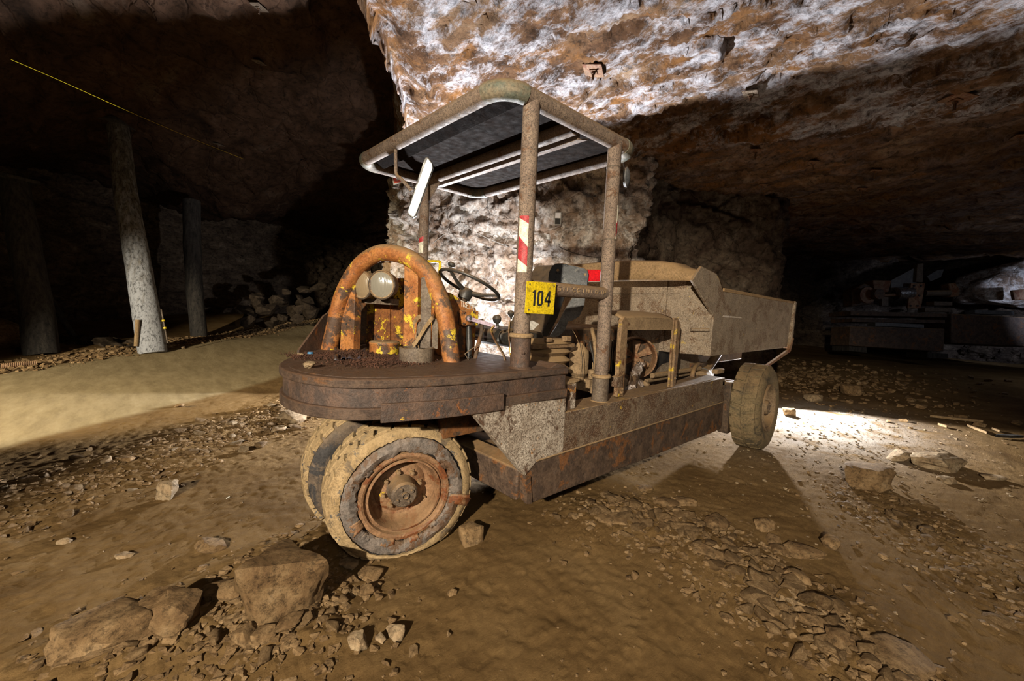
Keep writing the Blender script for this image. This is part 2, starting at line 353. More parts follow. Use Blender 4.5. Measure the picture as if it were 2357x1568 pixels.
MAT['purple'] = metal('lilac_painted_lever', (.45, .36, .45), (.5, .42, .5), dust_amt=.2, rough=.4)
MAT['chrome'] = metal('worn_chrome', (.5, .5, .52), (.4, .4, .42), dust_amt=.1, rough=.25, met=.9)
MAT['cable'] = metal('pale_cable', (.35, .33, .3), (.4, .38, .34), dust_amt=0)
MAT['blue'] = metal('blue_cap', (.03, .13, .26), (.04, .16, .3), dust_amt=.3, dust=DUST, rough=.5)
MAT['foil'] = metal('dark_blue_foil', (.02, .035, .07), (.06, .045, .04), dust=(.08, .045, .025), dust_amt=.5, rough=.25, spec=.7)
MAT['leaf'] = metal('leaf_crumbs', (.045, .02, .012), (.085, .036, .02), dust_amt=0, rough=.9, bmp=.004)
MAT['strap'] = metal('tan_webbing_strap', (.24, .16, .08), (.28, .19, .10), dust=DUST, rough=.85)
MAT['plastic'] = metal('milky_plastic_sheet', (.20, .17, .16), (.35, .30, .28), rust=(.07, .045, .03), rust_at=.5, dust_amt=.3, rough=.3, spec=.6)
def wood(name, lo, hi, white):
    m, nt, b = mat_new(name); v = mapping(nt, (7, 7, 1.2)); v2 = mapping(nt)
    c = mix(nt, ramp(nt, noise(nt, v, 2.2, 10, .7), [(.36, 0), (.62, 1)]), lo, hi)
    sp = N(nt, 'ShaderNodeSeparateXYZ'); nt.links.new(v2, sp.inputs[0])
    k = math_(nt, 'ADD', math_(nt, 'MULTIPLY', sp.outputs[2], -.085), math_(nt, 'MULTIPLY', noise(nt, v, 1.6, 8, .7), .9))
    c = mix(nt, ramp(nt, k, [(.12, 0), (.34, white)]), c, (.34, .35, .38))  # paler grey towards the foot
    nt.links.new(c, b.inputs['Base Color']); b.inputs['Roughness'].default_value = .85
    c = mix(nt, .9, c, ramp(nt, noise(nt, mapping(nt, (5, 5, 3)), 4, 8, .75), [(.38, .12), (.5, 1.0)]), 'MULTIPLY'); nt.links.new(c, b.inputs['Base Color'])
    bump(nt, b, noise(nt, v, 4, 10, .75), .02, 1.0); return m
MAT['prop'] = wood('pale_foot_prop_timber', (.035, .03, .024), (.19, .17, .14), .95)
MAT['prop_dark'] = wood('dark_prop_timber', (.010, .008, .007), (.05, .042, .034), .0)
def glassmat(name, colr, rough=.15):
    m, nt, b = mat_new(name); b.inputs['Base Color'].default_value = (*colr, 1); b.inputs['Roughness'].default_value = rough
    v = mapping(nt, (1, 1, 1)); w1 = N(nt, 'ShaderNodeTexWave', bands_direction='Y'); w1.inputs['Scale'].default_value = 40; nt.links.new(v, w1.inputs[0])
    bump(nt, b, w1.outputs['Fac'], .002, .5); b.inputs['Specular IOR Level'].default_value = .9; b.inputs['Coat Weight'].default_value = .6
    return m
MAT['lens'] = glassmat('dusty_lamp_lens', (.20, .185, .15), .16)
MAT['lens_tan'] = glassmat('tan_dusted_lamp_lens', (.22, .165, .10), .25)
def mirror_mat():
    m, nt, b = mat_new('mirror_glass'); v = mapping(nt)
    b.inputs['Metallic'].default_value = .0; b.inputs['Roughness'].default_value = .3
    f = ramp(nt, noise(nt, v, 16, 8, .8), [(.64, 0), (.68, 1)])
    nt.links.new(mix(nt, f, (.88, .88, .9), (.12, .15, .2)), b.inputs['Base Color']); return m  # white base paints in the reflection of the bright wall
MAT['mirror'] = mirror_mat()

# ------------------------------------------------------------------ sheets (floor, roof, walls)
def grid(name, P, mat, kind='structure', zones=None):
    ny, nx = P.shape[:2]; me = bpy.data.meshes.new(name); V = P.reshape(-1, 3).astype(np.float32)
    me.vertices.add(len(V)); me.vertices.foreach_set('co', V.ravel())
    a = (np.arange(ny - 1)[:, None] * nx + np.arange(nx - 1)[None]).ravel()
    Q = np.stack([a, a + 1, a + nx + 1, a + nx], 1).astype(np.int32)
    me.loops.add(Q.size); me.loops.foreach_set('vertex_index', Q.ravel())
    me.polygons.add(len(Q)); me.polygons.foreach_set('loop_start', np.arange(0, Q.size, 4, dtype=np.int32))
    me.polygons.foreach_set('loop_total', np.full(len(Q), 4, dtype=np.int32))
    me.update(calc_edges=True); me.validate(); me.shade_smooth(); me.materials.append(mat)
    if zones is not None:
        ca = me.color_attributes.new('zones', 'FLOAT_COLOR', 'POINT')
        c = np.ones((len(V), 4), np.float32); c[:, :3] = zones.reshape(-1, 3); ca.data.foreach_set('color', c.ravel())
    o = bpy.data.objects.new(name, me); col.objects.link(o); o['kind'] = kind
    BV[o.name] = BVHTree.FromPolygons(V.tolist(), Q.tolist()); return o
from mathutils.bvhtree import BVHTree
BV = {}
def P3(x, y, z): return np.stack(np.broadcast_arrays(x, y, z), -1)

# road edge in plan: from (-2.55,3.6) through (0.3,6.4) to (6,14); far edge further off
def road_d(x, y):
    """distance past the near edge of the haul road (positive on the road)"""
    return (y - (6.15 + 0.92 * x + .10 * np.sin(x * 2.1))) / 1.36
def band_l(x, y):   # rubble strip left of the machine
    d = np.abs((y - (4.35 + 0.92 * x)) / 1.36 - .0); return np.exp(-(d / .42) ** 2) * sstep(-6.5, -3, x) * (1 - sstep(.6, 1.4, x))
def seg_d(x, y, pts):
    best = None
    for (a, b) in zip(pts[:-1], pts[1:]):
        ax, ay, bx, by = *a, *b; t = np.clip(((x - ax) * (bx - ax) + (y - ay) * (by - ay)) / ((bx - ax) ** 2 + (by - ay) ** 2), 0, 1)
        d = np.hypot(x - ax - t * (bx - ax), y - ay - t * (by - ay)); best = d if best is None else np.minimum(best, d)
    return best
BR = [(.62, -.12), (.93, -.28), (.99, -.58), (.86, -.92), (.80, -1.17), (.65, -1.41), (.5, -1.62), (.3, -1.8)]
BL = [(-.88, .62), (-1.0, .6), (-1.15, .45), (-1.15, .05), (-1.4, .32), (-1.7, .40), (-1.9, .45)]
BF = [(2.95, -1.31), (2.61, -1.54), (2.34, -1.78), (1.65, -2.08)]
def height(x, y):
    x = np.asarray(x, float); y = np.asarray(y, float); x, y = np.broadcast_arrays(x, y)
    P = P3(x, y, 0.3)
    z = .035 * fbm(P * .8, 3, 3) + .012 * fbm(P * 3.1, 3, 5)
    z = z * (1 - .7 * sstep(0, .6, road_d(x, y)))
    z = z + .22 * sstep(8.0, 12.5, y + .35 * x) + .5 * sstep(13.5, 18, y + .3 * x)
    z = z + .05 * np.exp(-(seg_d(x, y, BR) / .25) ** 2) + .05 * np.exp(-(seg_d(x, y, BL) / .22) ** 2) + .04 * band_l(x, y)
    z = z + .10 * np.exp(-(((x + .9) / .35) ** 2 + ((y - 1.0) / .45) ** 2)) * 0
    z = z - .035 * np.exp(-(((x + .2) / 1.1) ** 2 + ((y + .35) / .5) ** 2))
    z = z + .3 * sstep(9, 14, x) * .6
    z = z - .06 * np.exp(-(((x + .62) / .42) ** 2 + ((y - .5) / .42) ** 2))
    return z
def hz(x, y): return float(height(np.array([x]), np.array([y]))[0])

def lines(spec):
    out = [spec[0][0]]
    for (a, b, d0, d1) in spec:
        x = a
        while x < b - 1e-6:
            t = (x - a) / (b - a); x = min(b, x + d0 + (d1 - d0) * t); out.append(x)
    return np.array(out)
gx = lines([(-9, -3, .35, .05), (-3, 2.2, .016, .02), (2.2, 6, .02, .06), (6, 26, .06, .35)])
gy = lines([(-9, -3, .35, .05), (-3, 3.0, .018, .018), (3.0, 7, .018, .05), (7, 24, .05, .3)])
X, Y = np.meshgrid(gx, gy); Z = height(X, Y)
P = P3(X, Y, Z); rd = road_d(X, Y)
near = 1 - sstep(5, 9, np.hypot(X + 1.7, Y + 1.8))
rub = np.clip(np.exp(-(seg_d(X, Y, BR) / .3) ** 2) + np.exp(-(seg_d(X, Y, BL) / .24) ** 2) + band_l(X, Y) + np.exp(-(seg_d(X, Y, BF) / .3) ** 2) + np.exp(-((rd - 4.6) / .7) ** 2), 0, 1)
dirt = 1 - sstep(-.05, .15, rd + .05 * fbm(P * 3, 3, 60))
Z = Z + dirt * (.004 * facet(P * np.array([9, 9, 1]), 21, .9) + .0045 * facet(P * np.array([24, 24, 1]) + 3, 22, .9) + .006 * fbm(P * 6, 4, 23) + .006 * fbm(P * 17, 3, 24)) * (.35 + .65 * near)
Z = Z + rub * (.020 * np.abs(facet(P * np.array([13, 13, 1]), 31, .6)) + .010 * facet(P * np.array([27, 27, 1]), 32, .9)) * near
Z = Z + (1 - dirt) * .004 * fbm(P * 9, 3, 41)
slud = np.exp(-(((X - 5.5) / 1.5) ** 2 + ((Y + .5) / .9) ** 2))
zones = np.stack([(1 - dirt) * (1 - sstep(4.0, 4.7, rd)), np.clip(slud * 1.25, 0, 1), rub], -1)
grid('floor', P3(X, Y, Z), MAT['ground'], zones=zones)

def disp(P, n, amp, strat=(1, 1, 1), s=0):
    """push a base sheet P along n (array or vector) by broken-rock relief"""
    Q = P * np.array(strat)
    d = .14 * facet(Q * 11 + .2 * fbm(Q * 8, 2, s + 93)[..., None], s + 70, .9) * .5 + .45 * facet(Q * .55 + .15 * fbm(Q * 1.2, 2, s + 90)[..., None], s, .7) + .32 * facet(Q * 1.5 + .1 * fbm(Q * 3, 2, s + 91)[..., None], s + 20, .8) + .16 * facet(Q * 4.2, s + 40, .9) + .14 * fbm(Q * 6, 4, s + 60)
    return P + (d * amp)[..., None] * n
# low roof over the machine with its broken edge (the side roof beyond it is higher)
Lp = np.array([(-6.0, -5.5), (-2.4, -1.1), (-.22, 1.97), (.67, 3.08), (1.4, 4.1), (2.73, 6.56), (4.6, 10.5), (7, 16)])
cum = np.r_[0, np.cumsum(np.hypot(*np.diff(Lp, axis=0).T))]
tt = lines([(0, 4.2, .3, .05), (4.2, 14.2, .035, .05), (14.2, cum[-1], .06, .3)])
lx = np.interp(tt, cum, Lp[:, 0]); ly = np.interp(tt, cum, Lp[:, 1])
ss = np.r_[lines([(-2.6, 0, .08, .035)]), lines([(0.03, 6.5, .035, .045), (6.5, 26, .05, .4)])]
S, TX = np.meshgrid(ss, lx); _, TY = np.meshgrid(ss, ly)
SX = np.maximum(S, 0); RX = TX + .82 * SX; RY = TY - .57 * SX
def roofz(x, y):
    z = 4.0 + .06 * fbm(P3(x, y, 0 * x) * .35, 2, 70)
    # the roof steps up past the line (4.07,1.76)-(5.55,-1.98)
    d = ((x - 4.15) * .93 + (y - 1.76) * .37)
    z = z - .10 * np.exp(-(d / .35) ** 2) + .34 * sstep(.0, .45, d) - .045 * np.clip(d - .45, 0, 6)
    return z
RZ = np.where(S <= 0, 4.0 - S * 1.0, roofz(RX, RY)) + .25 * np.exp(-(SX / .25) ** 2) * (S > 0)
RX = RX + np.where(S < 0, .15 * S, 0)
Pb = P3(RX, RY, RZ); nrm = np.zeros_like(Pb); nrm[..., 2] = -1; k = (S < .2); nrm[k] = np.array([-.7, .45, -.45])
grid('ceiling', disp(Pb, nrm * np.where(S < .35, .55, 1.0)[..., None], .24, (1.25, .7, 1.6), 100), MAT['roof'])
# higher side roof, upper left
ax_ = lines([(-14, -6, .4, .15), (-6, 8, .09, .09), (8, 16, .2, .4)]); ay_ = lines([(-6, 2, .3, .12), (2, 16, .09, .11), (16, 26, .2, .4)])
AX, AY = np.meshgrid(ax_, ay_)
AZ = 6.4 - .13 * np.clip(AY - 4, 0, 20) - 1.45 * np.exp(-(((AX + 4.6) / 1.7) ** 2 + ((AY - 11.5) / 4) ** 2)) - .9 * np.exp(-(((AX - .6) / 1.8) ** 2 + ((AY - 15) / 2.5) ** 2))
nz = np.zeros(AX.shape + (3,)); nz[..., 2] = -1
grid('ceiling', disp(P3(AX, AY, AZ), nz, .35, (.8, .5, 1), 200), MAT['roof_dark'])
def wall(name, pts, z0, z1, mat, amp, s, dt=.05, dz=.05, lean=0, strat=(1, 1, 1.3)):
    L = np.array(pts, float); cm = np.r_[0, np.cumsum(np.hypot(*np.diff(L, axis=0).T))]
    t = np.arange(0, cm[-1], dt); x = np.interp(t, cm, L[:, 0]); y = np.interp(t, cm, L[:, 1])
    nx_ = -np.gradient(y); ny_ = np.gradient(x); kk = np.ones(9) / 9
    nx_ = np.convolve(np.pad(nx_, 4, 'edge'), kk, 'valid'); ny_ = np.convolve(np.pad(ny_, 4, 'edge'), kk, 'valid')
    ln = np.hypot(nx_, ny_) + 1e-9; nx_ /= -ln; ny_ /= -ln           # towards the open side (right of travel)
    z = np.arange(z0, z1 + dz, dz); Xw, Zw = np.meshgrid(x, z); Yw, _ = np.meshgrid(y, z); NX, _ = np.meshgrid(nx_, z); NY, _ = np.meshgrid(ny_, z)
    lf = lean * (Zw - 1.0)
    B = P3(Xw + NX * lf, Yw + NY * lf, Zw); Nn = P3(NX, NY, 0 * NX)
    return grid(name, disp(B, Nn, amp, strat, s), mat)
wall('wall_pillar', [(6.5, 14), (4.0, 9.5), (2.95, 7.4), (2.75, 6.7), (3.2, 5.9), (4.3, 4.2), (5.3, 2.75), (5.6, 2.6), (5.8, 2.7), (6.0, 2.9)], -.3, 4.9, MAT['wall'], .46, 300, .04, .04, .03)
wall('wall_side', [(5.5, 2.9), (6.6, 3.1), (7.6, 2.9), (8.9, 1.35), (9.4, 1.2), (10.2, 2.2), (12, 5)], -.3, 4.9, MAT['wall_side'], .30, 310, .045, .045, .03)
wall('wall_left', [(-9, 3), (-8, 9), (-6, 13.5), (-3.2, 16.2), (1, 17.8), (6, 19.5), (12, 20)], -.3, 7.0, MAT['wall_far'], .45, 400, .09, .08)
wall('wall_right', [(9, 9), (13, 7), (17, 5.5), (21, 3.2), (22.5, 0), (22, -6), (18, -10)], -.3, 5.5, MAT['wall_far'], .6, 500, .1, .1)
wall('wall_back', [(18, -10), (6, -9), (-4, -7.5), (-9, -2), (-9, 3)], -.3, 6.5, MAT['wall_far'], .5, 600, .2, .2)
#PART2
# ================================================================== THE DUMPER
TR = (1.9, .75, 0.0)
D = thing('mine_dumper', 'rusty old mine dumper with tube canopy, yellow 104 plate and torn front tyre', 'dumper', TR)
ZD = 1.09
# ---- canopy
rc = .052; cor = [(-.21, 0), (1.08, 0), (1.08, 1.878), (-.21, 1.878)]; ZC = 2.64; BR_ = .15
def cornerarc(i):
    p = Vector((*cor[i], ZC)); a = Vector((*cor[i - 1], ZC)); b = Vector((*cor[(i + 1) % 4], ZC))
    u = (a - p).normalized(); v = (b - p).normalized(); o = p + (u + v) * BR_
    return [o - v * BR_ * math.cos(t) - u * BR_ * math.sin(t) for t in [math.pi / 2 * k / 10 for k in range(11)]]
arcs = [cornerarc(i) for i in range(4)]
for i in range(4):
    nm = ['near_rail', 'rear_rail', 'far_rail', 'front_rail'][i]
    obj(nm, MB().tube([arcs[i][-1], arcs[(i + 1) % 4][0]], rc, 22), MAT['canopy'], D)
    e = MB().tube(arcs[i], rc * 1.06, 22)
    for q, r_ in ((arcs[i][0], 0), (arcs[i][-1], -1)): pass
    obj('corner_elbow', e, MAT['elbow'], D)
obj('cross_tube', MB().tube([(.434, .04, ZC - .01), (.434, 1.84, ZC - .01)], .05, 18), MAT['canopy'], D)
sh = MB(); sh.box((.435, .94, 2.668), (1.24, 1.83, .012)); obj('roof_sheet', sh, MAT['canopy_sheet'], D)
sh = MB().prism([(.50, .06, 2.66), (.50, .06, 2.575), (.515, .06, 2.575), (.515, .06, 2.66)], (0, 1.76, 0)); sh.prism([(.515, .06, 2.575), (.60, .06, 2.60), (.60, .06, 2.61), (.515, .06, 2.585)], (0, 1.76, 0))
obj('sheet_rib', sh, MAT['canopy'], D)
sh = MB().prism([(-.12, .06, 2.655), (-.02, .06, 2.62), (-.01, .06, 2.625), (-.1, .06, 2.665)], (0, 1.76, 0)); obj('sheet_rib', sh, MAT['canopy_sheet'], D)
obj('canopy_post', MB().tube([(0, 0, 1.26), (0, 0, 2.62)], .049, 20), MAT['canopy'], D)
obj('canopy_post', MB().tube([(.833, 0, .95), (.833, 0, 2.62)], .049, 20), MAT['canopy'], D)
p3 = obj('canopy_post', MB().tube([(.434, 1.878, 1.0), (.434, 1.878, 2.62)], .048, 18), MAT['canopy'], D)
obj('gusset', MB().prism([(.434, 1.84, 2.60), (.434, 1.60, 2.60), (.434, 1.84, 2.40)], (.012, 0, 0)), MAT['canopy'], D)
for x, z0, z1 in ((0, 1.085, 1.275), (.833, .78, .965)):
    s = obj('post_sleeve', MB().tube([(x, 0, z0), (x, 0, z1)], .060, 24), MAT['deck_rust'] if x == 0 else MAT['grey_steel'], D)
    obj('collar', MB().lathe([(.0, 0), (.066, 0), (.074, .006), (.074, .018), (.066, .026), (.04, .028)], (x, 0, z1), (0, 0, 1), 28), MAT['dusty'], s)
    if x == 0: obj('bolt', MB().bolt((x - .03, -.052, 1.19), (-.4, -.9, 0), .008, .012), MAT['deck_rust'], s)
    ds = MB().lathe([(.0, .02), (.06, .018), (.078, .004), (.085, -.004)], (x, 0, z0), (0, 0, 1), 20); obj('dust_heap', ds, MAT['dusty' if x else 'deck'], s)
for z in (1.955, 2.46, 1.485): obj('cable_tie', MB().lathe([(.0495, 0), (.052, 0), (.052, .010), (.0495, .010)], (.833, 0, z), (0, 0, 1), 24, True), MAT['grey_steel'], D)
obj('cable_tie', MB().lathe([(.0495, 0), (.052, 0), (.052, .008), (.0495, .008)], (.833, 0, 1.01), (0, 0, 1), 24, True), MAT['grey_steel'], D)
def tape(cx, cy, r, segs, parent=D):
    """bands of tape on a post: (material, polygon of (angle, height))"""
    for mt, poly in segs:
        mb = MB(); n = 10; (a0, zl0, zh0), (a1, zl1, zh1) = poly
        V = []
        for k in range(n + 1):
            t = k / n; a = math.radians(a0 + (a1 - a0) * t); zl = zl0 + (zl1 - zl0) * t; zh = zh0 + (zh1 - zh0) * t
            for rr in (r, r + .0015):
                V += [(cx + rr * math.cos(a), cy + rr * math.sin(a), zl), (cx + rr * math.cos(a), cy + rr * math.sin(a), zh)]
        F = []
        for k in range(n):
            b = 4 * k; F += [(b + 2, b + 6, b + 7, b + 3), (b, b + 1, b + 5, b + 4), (b + 1, b + 3, b + 7, b + 5), (b, b + 4, b + 6, b + 2)]
        F += [(0, 2, 3, 1), (4 * n, 4 * n + 1, 4 * n + 3, 4 * n + 2)]
        mb.add(V, F); obj('reflective_tape', mb, MAT[mt], parent)
tape(0, 0, .0495, [('white_tape', ((175, 1.655, 1.735), (242, 1.655, 1.69))), ('red_tape', ((175, 1.735, 1.865), (242, 1.69, 1.80))), ('white_tape', ((175, 1.865, 1.965), (242, 1.80, 1.93))), ('red_tape', ((175, 1.965, 1.975), (242, 1.93, 1.975)))])
tape(.833, 0, .0495, [('white_tape', ((275, 1.955, 1.985), (320, 1.955, 2.04))), ('red_tape', ((275, 1.985, 2.075), (320, 2.04, 2.14))), ('white_tape', ((275, 2.075, 2.2), (320, 2.14, 2.2)))])
tape(.434, 1.878, .0485, [('white_tape', ((170, 1.94, 2.03), (235, 1.94, 2.05))), ('red_tape', ((170, 2.03, 2.07), (235, 2.05, 2.10)))], p3)
# ---- bar between the near posts, welded letters
bar = obj('side_bar', MB().tube([(.03, 0, 1.575), (.81, 0, 1.578)], .045, 20), MAT['canopy'], D)
wl = MB()
for i, (x, g) in enumerate([(.255, 'S'), (.30, 'I'), (.335, 'I'), (.40, 'C'), (.445, 'C'), (.50, 'I'), (.545, 'N'), (.59, 'I'), (.645, 'O'), (.70, 'I'), (.735, 'P')]):
    st = {'S': [(0, 0), (1, 0), (1, 1), (0, 1), (0, 2), (1, 2)], 'I': [(.5, 0), (.5, 2)], 'C': [(1, .2), (.4, 0), (0, 1), (.4, 2), (1, 1.8)], 'N': [(0, 0), (0, 2), (1, 0), (1, 2)], 'O': [(0, .3), (0, 1.7), (.5, 2), (1, 1.7), (1, .3), (.5, 0), (0, .3)], 'P': [(0, 0), (0, 2), (1, 1.7), (1, 1.1), (0, 1)]}[g]
    path = []
    for a, b in st:
        ang = math.radians(168 + b * 11); path.append((x + a * .026, math.cos(ang) * .0455, 1.5765 - .0455 * math.sin(ang) * -1 * 0 + .0455 * (math.sin(math.radians(-8 + b * 14)))))
    obj('weld_letter', MB().tube(path, .0045, 6), MAT['dusty'], bar)
# ---- number plate
plt = thing  # keep flat: plate is a part, its digits sub-parts
pc = [(-.034, -.066, 1.605), (.212, -.066, 1.610), (.202, -.066, 1.419), (-.040, -.066, 1.421)]
pl = obj('number_plate', MB().prism(pc, (0, .006, 0)), MAT['yellow'], D)
def pp(u, v):   # plate coordinates 0..1 from top-left
    a = Vector(pc[0]).lerp(Vector(pc[1]), u); b = Vector(pc[3]).lerp(Vector(pc[2]), u); return a.lerp(b, v)
def digit(polys):
    mb = MB()
    for P_ in polys: mb.prism([pp(*q) + Vector((0, -.0001, 0)) for q in P_], (0, -.0012, 0))
    obj('digit', mb, MAT['ink'], pl, smooth=False)
digit([[(.245, .26), (.31, .26), (.31, .76), (.245, .76)], [(.20, .33), (.245, .27), (.245, .36), (.20, .36)]])
ring_o = [(.37, .34), (.41, .27), (.53, .27), (.57, .34), (.57, .68), (.53, .755), (.41, .755), (.37, .68)]
ring_i = [(.435, .36), (.45, .335), (.49, .335), (.505, .36), (.505, .66), (.49, .69), (.45, .69), (.435, .66)]
digit([[ring_o[k], ring_o[(k + 1) % 8], ring_i[(k + 1) % 8], ring_i[k]] for k in range(8)])
digit([[(.755, .27), (.82, .27), (.82, .76), (.755, .76)], [(.755, .27), (.755, .40), (.69, .565), (.63, .565)], [(.63, .565), (.85, .565), (.85, .635), (.63, .635)]])
for u, v in ((.08, .09), (.93, .10), (.10, .88)): obj('screw', MB().lathe([(.005, 0), (.005, .002), (.0, .0035)], pp(u, v) + Vector((0, -.0005, 0)), (0, -1, 0), 10), MAT['chrome'], pl)
# ---- round front deck: three bands
dk = [(.32, -.10), (.0, -.075), (-.281, -.069), (-.499, -.047), (-.62, -.025), (-.715, .005), (-.80, .03), (-.874, .057), (-.987, .13), (-1.07, .25), (-1.12, .38), (-1.135, .55), (-1.11, .711), (-1.04, .88), (-.95, 1.03), (-.84, 1.2), (-.68, 1.42), (-.48, 1.62), (-.22, 1.8), (.05, 1.9), (.32, 1.93)]
dks = smoothpath([(x, y, 0) for x, y in dk[1:]], 4); dks = [Vector((.32, -.10, 0))] + dks
def offs(path, d):
    out = []
    for i, p in enumerate(path):
        t = path[min(i + 1, len(path) - 1)] - path[max(i - 1, 0)]; n = Vector((t.y, -t.x, 0)).normalized()
        out.append(p + n * -d if False else p - Vector((-n.x, -n.y, 0)) * -d * -1)
    return out
def outl(d):
    c = Vector((.1, .9, 0)); out = []
    for i, p in enumerate(dks):
        t = dks[min(i + 1, len(dks) - 1)] - dks[max(i - 1, 0)]; n = Vector((t.y, -t.x, 0)).normalized()
        if n.dot(p - c) < 0: n = -n
        out.append(p + n * d)
    out[0].x = .32 + d * .5; out[-1].x = .32 + d * .5
    return out
def band(d, z0, z1, dz=0): return MB().prism([(p.x, p.y, z0) for p in outl(d)], (0, 0, z1 - z0))
deck = obj('bumper_deck', band(.012, 1.045, 1.09), MAT['deck'], D, bevel=.008)
obj('deck_skirt', band(-.006, .95, 1.047), MAT['deck_rust'], deck, bevel=.004)
obj('deck_lip', band(.010, .895, .952), MAT['deck'], deck, bevel=.006)
o_ = outl(.012); i_ = outl(.034)
seg_ = [k for k, p in enumerate(dks) if -.86 < p.x < -.14 and p.y < .3]
a, b = seg_[0], seg_[-1]
obj('doubler_plate', MB().prism([(p.x, p.y, .888) for p in i_[a:b + 1]] + [(p.x, p.y, .888) for p in reversed(o_[a:b + 1])], (0, 0, .09)), MAT['deck_rust'], deck, bevel=.003)
ds = MB(); dd = outl(-.03)
ds.prism([(p.x, p.y, 1.089) for p in dd], (0, 0, .004)); obj('dirt_layer', ds, MAT['deck'], deck)
obj('corner_hump', MB().prism([(.16, -.09, 1.085), (.31, -.105, 1.085), (.31, -.105, 1.10), (.23, -.095, 1.12)], (0, .16, 0)), MAT['deck'], deck, bevel=.012)
# ---- hull
YN = -.08
def side(name, pts, y0, th, m, bev=.004, par=D): return obj(name, MB().prism([(x, y0, z) for x, z in pts], (0, th, 0)), m, par, bevel=bev)
hull = side('hull_side', [(.345, .79), (2.985, .798), (3.01, .53), (.345, .528)], YN, .05, MAT['hull'])
side('front_side_plate', [(-.41, .90), (.35, .90), (.345, .528), (.10, .52), (.008, .452)], YN - .002, .05, MAT['hull_grey'], .004, hull)
side('lower_side_plate', [(.008, .455), (.10, .523), (3.01, .533), (3.055, .24), (2.85, .228), (.09, .258), (.034, .275)], YN + .006, .05, MAT['hull_low'], .006, hull)
obj('weld_seam', MB().tube([(.10, YN - .001, .524), (.9, YN - .001, .527), (2.0, YN - .001, .531), (3.0, YN - .001, .533)], .006, 8), MAT['dusty'], hull)
obj('front_corner_plate', MB().prism([(.008, YN - .006, .45), (.05, YN - .006, .44), (.075, YN - .006, .262), (.030, YN - .006, .272)], (0, .03, 0)), MAT['hull_low'], hull)
side('top_ledge', [(.33, .745), (.36, .79), (2.97, .802), (2.985, .75)], YN + .01, .20, MAT['hull'], .012, hull)
hs = side('far_hull_side', [(-.41, .90), (.35, .90), (.345, .79), (2.985, .798), (3.055, .24), (.09, .258), (.008, .452)], 1.91, .05, MAT['hull'])
obj('cross_beam', MB().prism([(.02, .0, .26), (.02, .0, .46), (.12, .0, .50), (.16, .0, .30)], (0, 1.9, 0)), MAT['hull_low'], D, bevel=.01)
obj('belly_plate', MB().box((1.5, .93, .42), (2.9, 1.85, .02)), MAT['frame_in'], D)
obj('rear_bulkhead', MB().box((2.93, .93, .6), (.04, 1.85, .38)), MAT['frame_in'], D)
obj('front_bulkhead', MB().box((.33, .93, .68), (.03, 1.85, .42)), MAT['frame_in'], D)
obj('turntable', MB().lathe([(.0, .0), (.30, .0), (.34, .03), (.34, .16), (.42, .17), (.42, .22)], (-.27, .80, .68), (0, 0, 1), 40), MAT['frame_in'], D)
obj('under_deck_frame', MB().box((-.25, .9, .86), (1.2, 1.2, .06)).box((-.05, .3, .75), (.6, .06, .2)), MAT['frame_in'], D)
# ---- battery box on the hull ledge
bb = obj('ledge_box', MB().prism([(.36, -.05, .79), (.49, -.05, .79), (.49, -.05, .965), (.375, -.05, .965), (.365, -.05, .93)], (0, .16, 0)), MAT['hull_grey'], D, bevel=.006)
obj('box_lid', MB().prism([(.37, -.055, .965), (.51, -.055, .975), (.51, .12, .985), (.40, .14, .985)], (0, 0, .012)), MAT['dusty'], bb)
# ---- hoop over the headlamps
HA = Vector((-.21, .41, ZD)); HB = Vector((-.645, 1.307, ZD)); HD = (HB - HA).normalized(); HN = Vector((HD.y, -HD.x, 0))   # towards the front
if HN.x > 0: HN = -HN
hp = [onp(x, y, HA, HN) for x, y in [(1040, 838), (1028, 745), (1012, 685), (985, 632), (948, 598), (905, 583), (868, 585), (830, 610), (800, 655), (780, 705), (768, 760), (757, 808)]]
hp[0].z = ZD - .01; hp[-1].z = ZD - .01
hoop = obj('guard_hoop', MB().tube(smoothpath(hp, 8), .056, 24), MAT['orange'], D)
def chan(pts, back):
    P_ = [onp(x, y, HA, HN) for x, y in pts]
    for q in P_[2:]: q.z = max(ZD - .002, q.z)
    return MB().prism(P_, -HN * back)
f1 = obj('lamp_guard_channel', chan([(790, 628), (819, 612), (813, 806), (782, 811)], .07), MAT['orange'], D, bevel=.003)
f2 = obj('lamp_guard_channel', chan([(931, 594), (962, 620), (960, 802), (927, 801)], .055), MAT['orange'], D, bevel=.003)
for (x, y, r) in [(802, 666, .003), (803, 671, .003), (800, 702, .004), (798, 746, .009), (794, 737, .005), (806, 737, .005), (799, 717, .004), (799, 775, .003), (798, 753, .003)]:
    q = onp(x, y, HA, HN); obj('bolt_hole', MB().lathe([(r, 0), (r, .0015), (0, .0015)], q + HN * .0005, HN, 10), MAT['ink'], f1)
for (x, y, r) in [(953, 672, .003), (955, 697, .004), (938, 738, .003), (950, 739, .004), (937, 782, .003)]:
    q = onp(x, y, HA, HN); obj('bolt_hole', MB().lathe([(r, 0), (r, .0015), (0, .0015)], q + HN * .0005, HN, 10), MAT['ink'], f2)
bp = HA - HN * .30
col_ = obj('mast_panel', MB().prism([onp(x, y, bp, HN) for x, y in [(846, 640), (936, 640), (934, 800), (842, 800)]], -HN * .05), MAT['panel'], D, bevel=.004)
obj('mast_panel_rib', MB().prism([onp(x, y, bp + HN * .012, HN) for x, y in [(877, 700), (897, 700), (897, 792), (877, 792)]], -HN * .03), MAT['panel'], col_, bevel=.002)
obj('lamp_shelf', MB().prism([onp(x, y, HA - HN * .12, HN) for x, y in [(828, 688), (898, 688), (898, 702), (828, 697)]], -HN * .1), MAT['grey_steel'], D)
